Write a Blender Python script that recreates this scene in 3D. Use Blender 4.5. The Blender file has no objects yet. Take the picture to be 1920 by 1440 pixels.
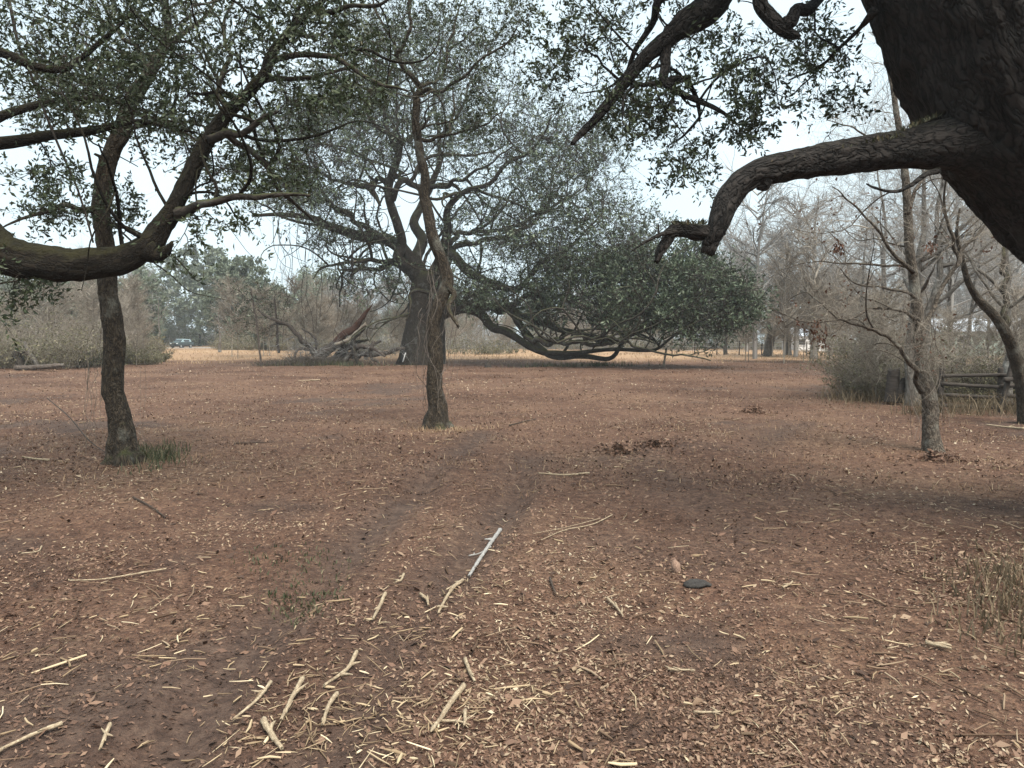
import bpy, math, random
import numpy as np
from mathutils import Vector

# ------------------------------------------------------------------ camera, sky, sun, exposure
R = math.radians
SC = bpy.context.scene
COL = SC.collection
F = 1390.0                       # focal length in photo pixels (1920 wide)
CAMH = 1.7
TILT = math.atan(92.0 / F)
cam_d = bpy.data.cameras.new("camera")
cam_d.sensor_width = 36.0
cam_d.lens = 36.0 * F / 1920.0
cam_d.clip_start = 0.05
cam_d.clip_end = 3000.0
cam = bpy.data.objects.new("camera", cam_d)
cam.location = (0, 0, CAMH)
cam.rotation_euler = (R(90) - TILT, 0, 0)
COL.objects.link(cam)
SC.camera = cam

SUN_EL, SUN_AZ = R(58), R(150)     # azimuth measured from +Y towards +X
world = bpy.data.worlds.new("World")
SC.world = world
world.use_nodes = True
wn, wl = world.node_tree.nodes, world.node_tree.links
wn.clear()
w_out = wn.new("ShaderNodeOutputWorld")
w_bg = wn.new("ShaderNodeBackground")
w_bg.inputs["Strength"].default_value = 0.1
w_sky = wn.new("ShaderNodeTexSky")
w_sky.sky_type = 'NISHITA'
w_sky.sun_disc = False
w_sky.sun_elevation = SUN_EL
w_sky.sun_rotation = SUN_AZ
w_sky.dust_density = 3.0
w_tc = wn.new("ShaderNodeTexCoord")
w_no = wn.new("ShaderNodeTexNoise")
w_no.inputs["Scale"].default_value = 2.2
w_no.inputs["Detail"].default_value = 4.0
w_ramp = wn.new("ShaderNodeValToRGB")
w_ramp.color_ramp.elements[0].position = 0.3
w_ramp.color_ramp.elements[0].color = (4.0, 4.9, 5.3, 1)
w_ramp.color_ramp.elements[1].position = 0.7
w_ramp.color_ramp.elements[1].color = (4.6, 5.4, 5.7, 1)
w_mix = wn.new("ShaderNodeMixRGB")
w_mix.inputs[0].default_value = 0.9
wl.new(w_tc.outputs["Generated"], w_no.inputs["Vector"])
wl.new(w_no.outputs["Fac"], w_ramp.inputs["Fac"])
wl.new(w_sky.outputs["Color"], w_mix.inputs[1])
wl.new(w_ramp.outputs["Color"], w_mix.inputs[2])
wl.new(w_mix.outputs["Color"], w_bg.inputs["Color"])
wl.new(w_bg.outputs["Background"], w_out.inputs["Surface"])

sun_d = bpy.data.lights.new("sun", 'SUN')
sun_d.energy = 2.6
sun_d.angle = R(40)
sun_d.color = (1.0, 0.93, 0.82)
sun = bpy.data.objects.new("sun", sun_d)
sd = Vector((math.sin(SUN_AZ) * math.cos(SUN_EL), math.cos(SUN_AZ) * math.cos(SUN_EL), math.sin(SUN_EL)))
sun.rotation_euler = (-sd).to_track_quat('-Z', 'Y').to_euler()
sun.location = (0, 0, 60)
COL.objects.link(sun)

SC.view_settings.view_transform = 'Standard'
SC.view_settings.look = 'None'
SC.view_settings.exposure = 1.24
SC.view_settings.gamma = 1.0
SC.view_settings.use_curve_mapping = False
SC.render.engine = 'CYCLES'
SC.cycles.use_denoising = True
SC.cycles.max_bounces = 5
SC.cycles.diffuse_bounces = 3
SC.cycles.glossy_bounces = 2
SC.cycles.transmission_bounces = 3
SC.cycles.transparent_max_bounces = 4
SC.cycles.volume_bounces = 0

# ------------------------------------------------------------------ maths helpers
rng = np.random.default_rng(7)
CT, ST = math.cos(TILT), math.sin(TILT)


def P(px, py, d):
    """point seen at photo pixel (px, py), at forward distance d (world Y)"""
    x = px - 960.0
    u = -(py - 720.0)
    v = np.array([x, F * CT + u * ST, -F * ST + u * CT])
    return np.array([0, 0, CAMH]) + v * (d / v[1])


def hashn(ix, iy, iz, seed=0):
    h = (ix.astype(np.int64) * 374761393 + iy.astype(np.int64) * 668265263 + iz.astype(np.int64) * 2147483647 + seed * 974711) & 0xFFFFFFFF
    h = ((h ^ (h >> 13)) * 1274126177) & 0xFFFFFFFF
    h = h ^ (h >> 16)
    return (h & 0xFFFF) / 32767.5 - 1.0


def vnoise(p, seed=0):
    p = np.asarray(p, float)
    i = np.floor(p).astype(np.int64)
    f = p - i
    f = f * f * (3 - 2 * f)
    r = 0.0
    for dx in (0, 1):
        wx = f[:, 0] if dx else 1 - f[:, 0]
        for dy in (0, 1):
            wy = f[:, 1] if dy else 1 - f[:, 1]
            for dz in (0, 1):
                wz = f[:, 2] if dz else 1 - f[:, 2]
                r = r + wx * wy * wz * hashn(i[:, 0] + dx, i[:, 1] + dy, i[:, 2] + dz, seed)
    return r


def n2(x, y, s, seed=0):
    x = np.asarray(x, float).ravel(); y = np.asarray(y, float).ravel()
    return vnoise(np.stack([x / s, y / s, np.zeros_like(x) + 0.37], 1), seed)


def sstep(a, b, x):
    t = np.clip((x - a) / (b - a), 0, 1)
    return t * t * (3 - 2 * t)


def flat(px, py):
    """point of the level ground at a photo pixel"""
    x = px - 960.0; u = -(py - 720.0)
    v = np.array([x, F * CT + u * ST, -F * ST + u * CT])
    t = -CAMH / v[2]
    return np.array([v[0] * t, v[1] * t])


TRACKS = []
for tr in ([(905, 820), (820, 880), (735, 960), (610, 1075), (470, 1230), (300, 1460)],
           [(1000, 860), (960, 930), (900, 1010), (800, 1120), (700, 1280), (600, 1480)],
           [(1180, 850), (1300, 940), (1400, 1010), (1300, 1060), (1120, 1010)],
           [(1500, 800), (1400, 850), (1240, 840), (1100, 870)]):
    pts = np.array([flat(*q) for q in tr])
    seg = []
    for a, b in zip(pts[:-1], pts[1:]):
        for t in np.linspace(0, 1, 14, endpoint=False):
            seg.append(a + (b - a) * t)
    TRACKS.append(np.array(seg))


def track_mask(x, y):
    m = np.zeros_like(x)
    near = (y < 22) & (y > 0.5) & (np.abs(x) < 12)
    idx = np.where(near)[0]
    if len(idx):
        for k, t in enumerate(TRACKS):
            w = 0.21 if k < 2 else 0.26
            best = np.full(len(idx), 1e9)
            for q in t:
                best = np.minimum(best, (x[idx] - q[0]) ** 2 + (y[idx] - q[1]) ** 2)
            m[idx] = np.maximum(m[idx], np.exp(-best / (2 * w * w)) * (1.0 if k < 2 else 0.7))
    return m


def damp_mask(x, y):
    dn = n2(x, y, 1.5, 31) * 0.6 + n2(x, y, 0.5, 32) * 0.4
    d = track_mask(x, y) * (0.5 + 0.5 * sstep(-0.4, 0.5, dn))
    big = n2(x, y, 3.4, 33) * .55 + dn * .6
    return np.maximum(d, 0.85 * sstep(0.22, 0.5, big) * sstep(44, 28, y))


def gz(x, y, detail=False):
    x = np.atleast_1d(np.asarray(x, float)); y = np.atleast_1d(np.asarray(y, float))
    z = -0.6 * sstep(82, 135, y) - 0.5 * sstep(55, 90, y) * sstep(25, 50, x)
    z = z + 0.09 * n2(x, y, 6.0, 1) * sstep(2, 10, np.hypot(x, y)) + 0.025 * n2(x, y, 1.7, 2)
    z = z + 0.35 * sstep(0, 1, n2(x, y, 14, 9)) * sstep(20, 36, y) * sstep(80, 60, y) * 0.35
    if detail:
        z = z + 0.045 * n2(x, y, 1.0, 3) + 0.03 * np.abs(n2(x, y, 0.7, 6)) + 0.02 * n2(x, y, 0.3, 4) + 0.007 * n2(x, y, 0.1, 5)
        tm = track_mask(x, y)
        tm = tm * (.65 + .45 * n2(x, y, .9, 77))
        z = z - 0.085 * tm ** 2 + 0.03 * np.sin(np.pi * np.clip(tm * 1.6, 0, 1)) * (tm < .62)
    return z


def G(px, py):
    p = flat(px, py)
    return np.array([p[0], p[1], gz(p[0], p[1], True)[0]])


# ------------------------------------------------------------------ mesh helpers
def mesh_np(name, verts, faces, mat, parent=None, attrs=None, smooth=True):
    """faces: (N,3) or (N,4) int array, or a list of such arrays"""
    me = bpy.data.meshes.new(name)
    fl = faces if isinstance(faces, list) else [faces]
    fl = [f for f in fl if len(f)]
    nv = len(verts)
    me.vertices.add(nv)
    me.vertices.foreach_set("co", np.asarray(verts, np.float32).ravel())
    loops = np.concatenate([f.ravel() for f in fl]).astype(np.int32)
    tot = np.concatenate([np.full(len(f), f.shape[1], np.int32) for f in fl])
    start = np.concatenate([[0], np.cumsum(tot)[:-1]]).astype(np.int32)
    me.loops.add(len(loops))
    me.loops.foreach_set("vertex_index", loops)
    me.polygons.add(len(tot))
    me.polygons.foreach_set("loop_start", start)
    me.polygons.foreach_set("loop_total", tot)
    if smooth:
        me.polygons.foreach_set("use_smooth", np.ones(len(tot), bool))
    for k, a in (attrs or {}).items():
        a = np.asarray(a, np.float32)
        if a.ndim == 1:
            at = me.attributes.new(k, 'FLOAT', 'POINT'); at.data.foreach_set("value", a)
        else:
            at = me.attributes.new(k, 'FLOAT_VECTOR', 'POINT'); at.data.foreach_set("vector", a.ravel())
    me.update(calc_edges=True)
    me.validate()
    if mat is not None:
        me.materials.append(mat)
    o = bpy.data.objects.new(name, me)
    COL.objects.link(o)
    if parent is not None:
        o.parent = parent
        o.matrix_parent_inverse = parent.matrix_world.inverted()
    return o


def empty(name, loc=(0, 0, 0)):
    o = bpy.data.objects.new(name, None)
    o.empty_display_size = 0.3
    COL.objects.link(o)
    o.location = tuple(float(v) for v in loc)
    o.matrix_world.translation = o.location
    return o


def tag(o, label=None, cat=None, group=None, kind=None):
    if label: o["label"] = label
    if cat: o["category"] = cat
    if group: o["group"] = group
    if kind: o["kind"] = kind
    return o


def box(name, c, s, mat, parent=None, rotz=0.0, bev=0.0, M=None):
    """bevelled box made by hand: c centre, s full size"""
    import bmesh
    bm = bmesh.new()
    bmesh.ops.create_cube(bm, size=1.0)
    for v in bm.verts:
        v.co = Vector((v.co.x * s[0], v.co.y * s[1], v.co.z * s[2]))
    if bev > 0:
        bmesh.ops.bevel(bm, geom=list(bm.edges), offset=bev, segments=1, affect='EDGES')
    me = bpy.data.meshes.new(name)
    bm.to_mesh(me); bm.free()
    me.materials.append(mat)
    o = bpy.data.objects.new(name, me)
    COL.objects.link(o)
    if parent is not None: o.parent = parent
    o.location = c
    o.rotation_euler = (0, 0, rotz)
    return o


def norm(v):
    return v / np.maximum(np.linalg.norm(v, axis=-1, keepdims=True), 1e-9)


def catmull(pts, rad, step):
    """resample a control polyline smoothly"""
    pts = np.asarray(pts, float); rad = np.asarray(rad, float)
    n = len(pts)
    ext = np.vstack([2 * pts[0] - pts[1], pts, 2 * pts[-1] - pts[-2]])
    op, orr = [], []
    for i in range(n - 1):
        a, b, c, d = ext[i], ext[i + 1], ext[i + 2], ext[i + 3]
        L = np.linalg.norm(c - b)
        k = max(2, int(round(L / step)))
        t = np.linspace(0, 1, k, endpoint=False)[:, None]
        op.append(0.5 * (2 * b + (c - a) * t + (2 * a - 5 * b + 4 * c - d) * t ** 2 + (3 * b - a - 3 * c + d) * t ** 3))
        orr.append(rad[i] + (rad[i + 1] - rad[i]) * t[:, 0])
    op.append(pts[-1:]); orr.append(rad[-1:])
    return np.vstack(op), np.concatenate(orr)


def tube(pts, rad, sides, rough=0.12, furrow=0.0, seed=0, flare=0.0, jag=0.0, ffreq=9.0):
    """one closed limb; returns verts, quads, tris, bark coordinates"""
    pts = np.asarray(pts, float); K = len(pts)
    d = np.gradient(pts, axis=0); d = norm(d)
    u = np.zeros((K, 3))
    ref = np.array([1.0, 0, 0]) if abs(d[0, 0]) < 0.8 else np.array([0, 1.0, 0])
    u[0] = norm(np.cross(d[0], ref))
    for i in range(1, K):
        w = u[i - 1] - d[i] * np.dot(u[i - 1], d[i])
        u[i] = norm(w)
    v = np.cross(d, u)
    th = np.linspace(0, 2 * np.pi, sides, endpoint=False)
    ct, s_t = np.cos(th), np.sin(th)
    ln = np.concatenate([[0], np.cumsum(np.linalg.norm(np.diff(pts, axis=0), axis=1))])
    rr = rad[:, None] * np.ones(sides)[None, :]
    bark = np.stack([rad[:, None] * ct[None], rad[:, None] * s_t[None], ln[:, None] * np.ones(sides)[None]], 2)
    bc = bark.reshape(-1, 3)
    rm = max(float(np.mean(rad)), 1e-3)
    if rough > 0:
        q = bc.copy(); q[:, 2] *= 0.8
        lo = vnoise(q / (rm * 1.1) + seed * 17.3, seed) + 0.5 * vnoise(q / (rm * 0.45) + seed * 7.1, seed + 1)
        rr = rr * (1 + rough * lo.reshape(K, sides))
    if furrow > 0:
        q = bc * np.array([ffreq, ffreq, ffreq * 0.4])
        wob = vnoise(bc * 3.0, 5)
        q[:, 0] += wob * 0.6; q[:, 1] += wob * 0.6
        a = 1 - np.abs(vnoise(q, seed + 3)) * 2
        b = 1 - np.abs(vnoise(q * 2.1, seed + 4)) * 2
        rr = rr + furrow * (0.65 * a + 0.35 * b).reshape(K, sides)
    if flare > 0:
        lob = 1 + 0.45 * np.cos(th * 5 + seed) + 0.3 * np.cos(th * 3 + 2 * seed)
        rr = rr + (rad[:, None] * flare * np.exp(-ln / (rad[0] * 1.5))[:, None]) * np.clip(lob, 0.25, None)[None]
    V = pts[:, None, :] + rr[:, :, None] * (u[:, None, :] * ct[None, :, None] + v[:, None, :] * s_t[None, :, None])
    if jag > 0:
        V[-1] += d[-1] * (rng.uniform(-0.2, 1.0, sides) * jag)[:, None]
        V[-2] += d[-1] * (rng.uniform(-0.1, 0.3, sides) * jag)[:, None]
    V = V.reshape(-1, 3)
    i = np.arange(K - 1)[:, None] * sides; j = np.arange(sides)[None]; jn = (np.arange(sides) + 1)[None] % sides
    q = np.stack([i + j, i + jn, i + sides + jn, i + sides + j], 2).reshape(-1, 4)
    c0, c1 = len(V), len(V) + 1
    V = np.vstack([V, pts[:1], pts[-1:]])
    bark = np.vstack([bc, bc[:1] * 0, bc[-1:]])
    jj = np.arange(sides); jx = (jj + 1) % sides
    t0 = np.stack([np.full(sides, c0), jx, jj], 1)
    b0 = (K - 1) * sides
    t1 = np.stack([np.full(sides, c1), b0 + jj, b0 + jx], 1)
    return V, q, np.vstack([t0, t1]), bark


def tubes_batch(X, Rr, sides):
    """X (T,K,3), Rr (T,K): many thin stems at once"""
    X = np.asarray(X, float); T, K, _ = X.shape
    if T == 0:
        return np.zeros((0, 3)), np.zeros((0, 4), int)
    d = norm(np.gradient(X, axis=1))
    m = norm(X[:, -1] - X[:, 0])
    ref = np.eye(3)[np.argmin(np.abs(m), axis=1)]
    u = norm(np.cross(d, ref[:, None, :])); v = np.cross(d, u)
    th = np.linspace(0, 2 * np.pi, sides, endpoint=False)
    V = X[:, :, None, :] + Rr[:, :, None, None] * (u[:, :, None, :] * np.cos(th)[None, None, :, None] + v[:, :, None, :] * np.sin(th)[None, None, :, None])
    base = (np.arange(T) * K * sides)[:, None, None] + (np.arange(K - 1) * sides)[None, :, None]
    j = np.arange(sides)[None, None]; jn = (j + 1) % sides
    q = np.stack([base + j, base + jn, base + sides + jn, base + sides + j], 3).reshape(-1, 4)
    return V.reshape(-1, 3), q


def rand_dirs(n):
    return norm(rng.normal(size=(n, 3)))


def leaves_mesh(C, axis, length, width, fold=0.25, seed_rnd=None):
    """pointed leaves folded along the midrib: base, side, tip, side"""
    n = len(C)
    side = norm(np.cross(axis, rand_dirs(n)))
    up = np.cross(side, axis)
    L = length[:, None]; W = width[:, None]
    b = C; t = C + axis * L - up * L * 0.12
    m = C + axis * L * 0.5
    l = m + side * W * 0.5 + up * W * fold
    r = m - side * W * 0.5 + up * W * fold
    V = np.stack([b, l, t, r], 1).reshape(-1, 3)
    k = np.arange(n)[:, None] * 4
    tri = np.concatenate([k + np.array([[0, 1, 2]]), k + np.array([[0, 2, 3]])], 0)
    rnd = np.repeat(rng.random(n) if seed_rnd is None else seed_rnd, 4)
    return V, tri, rnd


# ------------------------------------------------------------------ materials
def mat_new(name):
    m = bpy.data.materials.new(name)
    m.use_nodes = True
    nt = m.node_tree
    b = nt.nodes["Principled BSDF"]
    return m, nt.nodes, nt.links, b


def ramp(n, l, fac, stops):
    r = n.new("ShaderNodeValToRGB")
    e = r.color_ramp.elements
    while len(e) < len(stops):
        e.new(0.5)
    for i, (p, c) in enumerate(stops):
        e[i].position = p; e[i].color = (*c, 1)
    if fac is not None: l.new(fac, r.inputs["Fac"])
    return r


def noise(n, l, vec, scale, detail=4.0, rough=0.6):
    t = n.new("ShaderNodeTexNoise")
    t.inputs["Scale"].default_value = scale
    t.inputs["Detail"].default_value = detail
    t.inputs["Roughness"].default_value = rough
    if vec is not None: l.new(vec, t.inputs["Vector"])
    return t


def mixc(n, l, fac, a, b):
    m = n.new("ShaderNodeMixRGB")
    if isinstance(fac, (int, float)): m.inputs[0].default_value = fac
    else: l.new(fac, m.inputs[0])
    for k, s in ((1, a), (2, b)):
        if isinstance(s, tuple): m.inputs[k].default_value = (*s, 1)
        else: l.new(s, m.inputs[k])
    return m


def math_n(n, l, op, a, b=None):
    m = n.new("ShaderNodeMath"); m.operation = op
    for k, s in ((0, a), (1, b)):
        if s is None: continue
        if isinstance(s, (int, float)): m.inputs[k].default_value = s
        else: l.new(s, m.inputs[k])
    return m


def bark_mat(name, dark, light, lichen=None, moss=None, moss_amt=0.5, scale=6.0, bump=0.6, bdist=0.02, rough=0.9):
    m, n, l, b = mat_new(name)
    at = n.new("ShaderNodeAttribute"); at.attribute_name = "bark"
    mp = n.new("ShaderNodeMapping"); mp.inputs["Scale"].default_value = (1, 1, 0.5)
    l.new(at.outputs["Vector"], mp.inputs["Vector"])
    no = noise(n, l, mp.outputs["Vector"], scale * 2, 6.0, 0.65)
    wv = noise(n, l, mp.outputs["Vector"], scale, 3.0)
    ad = n.new("ShaderNodeVectorMath"); ad.operation = 'MULTIPLY_ADD'
    ad.inputs[1].default_value = (0.10, 0.10, 0.10)
    l.new(wv.outputs["Color"], ad.inputs[0]); l.new(mp.outputs["Vector"], ad.inputs[2])
    r1 = noise(n, l, ad.outputs["Vector"], scale * 3.2, 2.0, 0.5)
    rg = math_n(n, l, 'ABSOLUTE', math_n(n, l, 'SUBTRACT', r1.outputs["Fac"], 0.5).outputs[0])
    hr = ramp(n, l, rg.outputs[0], [(0.0, (0, 0, 0)), (0.10, (0.75, 0.75, 0.75)), (0.22, (1, 1, 1))])
    hm = mixc(n, l, 0.66, hr.outputs["Color"], no.outputs["Fac"])
    cr = ramp(n, l, hm.outputs["Color"], [(0.22, dark), (0.5, tuple((x + y) * 0.42 for x, y in zip(dark, light))), (0.82, light)])
    col = cr.outputs["Color"]
    ge = n.new("ShaderNodeNewGeometry")
    pn = noise(n, l, ge.outputs["Position"], 2.3, 5.0, 0.7)
    if lichen:
        lr = ramp(n, l, pn.outputs["Fac"], [(0.55, (0, 0, 0)), (0.68, (1, 1, 1))])
        col = mixc(n, l, lr.outputs["Color"], col, lichen).outputs["Color"]
    if moss:
        sx = n.new("ShaderNodeSeparateXYZ"); l.new(ge.outputs["Normal"], sx.inputs[0])
        a = math_n(n, l, 'MULTIPLY', sx.outputs["Z"], 0.55)
        n3 = noise(n, l, ge.outputs["Position"], 7.0, 5.0, 0.7)
        s = math_n(n, l, 'ADD', a.outputs[0], n3.outputs["Fac"])
        s2 = math_n(n, l, 'ADD', s.outputs[0], moss_amt - 0.5)
        mr = ramp(n, l, s2.outputs[0], [(0.5, (0, 0, 0)), (0.85, (1, 1, 1))])
        mc = ramp(n, l, n3.outputs["Fac"], [(0.3, tuple(c * 0.6 for c in moss)), (0.7, tuple(c * 1.3 for c in moss))])
        col = mixc(n, l, mr.outputs["Color"], col, mc.outputs["Color"]).outputs["Color"]
    l.new(col, b.inputs["Base Color"])
    b.inputs["Roughness"].default_value = rough
    b.inputs["Specular IOR Level"].default_value = 0.25
    bp = n.new("ShaderNodeBump"); bp.inputs["Strength"].default_value = bump; bp.inputs["Distance"].default_value = bdist
    l.new(hm.outputs["Color"], bp.inputs["Height"]); l.new(bp.outputs["Normal"], b.inputs["Normal"])
    return m


def rnd_mat(name, stops, rough=0.6, spec=0.4, trans=0.0, attr="rnd"):
    m, n, l, b = mat_new(name)
    at = n.new("ShaderNodeAttribute"); at.attribute_name = attr
    r = ramp(n, l, at.outputs["Fac"], stops)
    l.new(r.outputs["Color"], b.inputs["Base Color"])
    b.inputs["Roughness"].default_value = rough
    b.inputs["Specular IOR Level"].default_value = spec
    if trans > 0:
        tr = n.new("ShaderNodeBsdfTranslucent")
        l.new(r.outputs["Color"], tr.inputs["Color"])
        mx = n.new("ShaderNodeMixShader"); mx.inputs[0].default_value = trans
        l.new(b.outputs[0], mx.inputs[1]); l.new(tr.outputs[0], mx.inputs[2])
        l.new(mx.outputs[0], n["Material Output"].inputs["Surface"])
    return m


def noise_mat(name, stops, scale=8.0, rough=0.8, spec=0.3, bump=0.0, metallic=0.0, coord="Object", stretch=(1, 1, 1)):
    m, n, l, b = mat_new(name)
    tc = n.new("ShaderNodeTexCoord")
    mp = n.new("ShaderNodeMapping"); mp.inputs["Scale"].default_value = stretch
    l.new(tc.outputs[coord], mp.inputs["Vector"])
    t = noise(n, l, mp.outputs["Vector"], scale, 6.0, 0.65)
    r = ramp(n, l, t.outputs["Fac"], stops)
    l.new(r.outputs["Color"], b.inputs["Base Color"])
    b.inputs["Roughness"].default_value = rough
    b.inputs["Specular IOR Level"].default_value = spec
    b.inputs["Metallic"].default_value = metallic
    if bump > 0:
        bp = n.new("ShaderNodeBump"); bp.inputs["Strength"].default_value = bump; bp.inputs["Distance"].default_value = 0.01
        l.new(t.outputs["Fac"], bp.inputs["Height"]); l.new(bp.outputs["Normal"], b.inputs["Normal"])
    return m


M = {}
M['bark_oak'] = bark_mat("oak bark", (0.012, 0.0095, 0.008), (0.075, 0.06, 0.048), lichen=(0.10, 0.10, 0.088), moss=(0.05, 0.055, 0.022), moss_amt=0.34)
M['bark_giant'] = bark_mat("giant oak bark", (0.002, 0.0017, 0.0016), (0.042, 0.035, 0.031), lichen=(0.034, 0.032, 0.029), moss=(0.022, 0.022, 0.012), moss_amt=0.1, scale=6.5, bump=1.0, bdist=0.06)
M['bark_moss'] = bark_mat("mossy limb bark", (0.004, 0.003, 0.002), (0.022, 0.016, 0.010), moss=(0.020, 0.0175, 0.006), moss_amt=0.42, scale=9.0, bump=1.0, bdist=0.03)
M['bark_young'] = bark_mat("young oak bark", (0.012, 0.0095, 0.0075), (0.10, 0.078, 0.056), lichen=(0.13, 0.125, 0.105), moss=(0.05, 0.052, 0.02), moss_amt=0.28, scale=9.0, bump=1.0, bdist=0.04)
M['bark_grey'] = bark_mat("pale hardwood bark", (0.07, 0.062, 0.054), (0.21, 0.19, 0.165), lichen=(0.27, 0.26, 0.235), scale=4.0, bump=0.8, bdist=0.04)
M['bark_tan'] = bark_mat('grey tan bark', (0.035, 0.028, 0.022), (0.17, 0.14, 0.112), lichen=(0.21, 0.20, 0.17), scale=9.0, bump=1.0, bdist=0.04)
M['bark_dead'] = bark_mat("dead limb bark", (0.04, 0.03, 0.025), (0.16, 0.13, 0.11), lichen=(0.20, 0.19, 0.17), scale=7.0)
M['wood_red'] = bark_mat("split red heartwood", (0.035, 0.018, 0.013), (0.15, 0.075, 0.052), scale=12.0)
M['wood_pale'] = bark_mat("pale split wood", (0.26, 0.21, 0.16), (0.46, 0.40, 0.32), scale=12.0)
M['stick_pale'] = bark_mat("weathered pale stick", (0.20, 0.14, 0.09), (0.56, 0.46, 0.32), scale=22.0, bump=0.5, bdist=0.004)
M['stick_grey'] = bark_mat("grey lichened stick", (0.16, 0.15, 0.14), (0.55, 0.54, 0.52), scale=30.0, bump=0.5, bdist=0.004)
M['stick_dark'] = bark_mat("dark stick", (0.03, 0.022, 0.018), (0.12, 0.09, 0.07), scale=22.0)
M['twig_dark'] = rnd_mat("oak twig", [(0.0, (0.018, 0.014, 0.012)), (1.0, (0.06, 0.05, 0.043))], 0.9, 0.2)
M['twig_grey'] = rnd_mat("bare grey twig", [(0.0, (0.15, 0.142, 0.135)), (1.0, (0.38, 0.365, 0.345))], 0.9, 0.2)
M['twig_brown'] = rnd_mat("brown brush twig", [(0.0, (0.12, 0.10, 0.08)), (0.6, (0.25, 0.215, 0.175)), (1.0, (0.36, 0.325, 0.275))], 0.9, 0.2)
M['twig_dead'] = rnd_mat('dead grey brown twig', [(0.0, (0.05, 0.04, 0.034)), (1.0, (0.2, 0.17, 0.145))], 0.9, 0.2)
M['twig_soil'] = rnd_mat('soil stained twig', [(0.0, (0.07, 0.042, 0.028)), (0.7, (0.20, 0.135, 0.09)), (1.0, (0.33, 0.25, 0.17))], 0.9, 0.2)
M['leaf_oak'] = rnd_mat("live oak leaf", [(0.0, (0.018, 0.026, 0.012)), (0.5, (0.044, 0.060, 0.028)), (0.93, (0.09, 0.11, 0.055)), (1.0, (0.14, 0.105, 0.055))], 0.5, 0.35, 0.14)
M['leaf_big'] = rnd_mat("great oak leaf", [(0.0, (0.021, 0.031, 0.015)), (0.5, (0.066, 0.092, 0.052)), (0.93, (0.16, 0.195, 0.12)), (1.0, (0.14, 0.105, 0.06))], 0.42, 0.45, 0.1)
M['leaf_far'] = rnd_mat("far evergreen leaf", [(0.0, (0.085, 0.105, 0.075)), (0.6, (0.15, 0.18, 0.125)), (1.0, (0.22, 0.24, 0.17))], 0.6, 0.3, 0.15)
M['leaf_olive'] = rnd_mat("olive shrub leaf", [(0.0, (0.085, 0.085, 0.045)), (0.6, (0.17, 0.16, 0.09)), (1.0, (0.27, 0.235, 0.15))], 0.6, 0.3, 0.2)
M['fern'] = rnd_mat('withered fern', [(0.0, (0.02, 0.022, 0.012)), (0.7, (0.045, 0.045, 0.022)), (1.0, (0.09, 0.07, 0.04))], 0.6, 0.2)
M['leaf_brown'] = rnd_mat("dead brown leaf", [(0.0, (0.06, 0.028, 0.018)), (1.0, (0.15, 0.075, 0.048))], 0.7, 0.3, 0.2)
M['grass_green'] = rnd_mat("green weed blade", [(0.0, (0.045, 0.052, 0.026)), (0.6, (0.085, 0.095, 0.05)), (1.0, (0.22, 0.18, 0.11))], 0.6, 0.3, 0.25)
M['grass_dull'] = rnd_mat('dull weed blade', [(0.0, (0.075, 0.058, 0.035)), (0.5, (0.14, 0.105, 0.065)), (1.0, (0.26, 0.195, 0.125))], 0.6, 0.3, 0.2)
M['grass_straw'] = rnd_mat("dry grass blade", [(0.0, (0.26, 0.17, 0.10)), (0.6, (0.42, 0.29, 0.18)), (1.0, (0.54, 0.41, 0.27))], 0.7, 0.3, 0.25)
M['litter'] = rnd_mat("dead leaf litter", [(0.0, (0.07, 0.042, 0.030)), (0.30, (0.17, 0.098, 0.068)), (0.62, (0.25, 0.158, 0.108)), (0.84, (0.33, 0.243, 0.165)), (0.96, (0.40, 0.31, 0.21)), (1.0, (0.52, 0.43, 0.31))], 0.75, 0.3, 0.1)
M['chips'] = rnd_mat("wood chip", [(0.0, (0.12, 0.08, 0.05)), (0.5, (0.30, 0.215, 0.13)), (0.85, (0.48, 0.375, 0.24)), (1.0, (0.70, 0.58, 0.40))], 0.75, 0.3)


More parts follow.
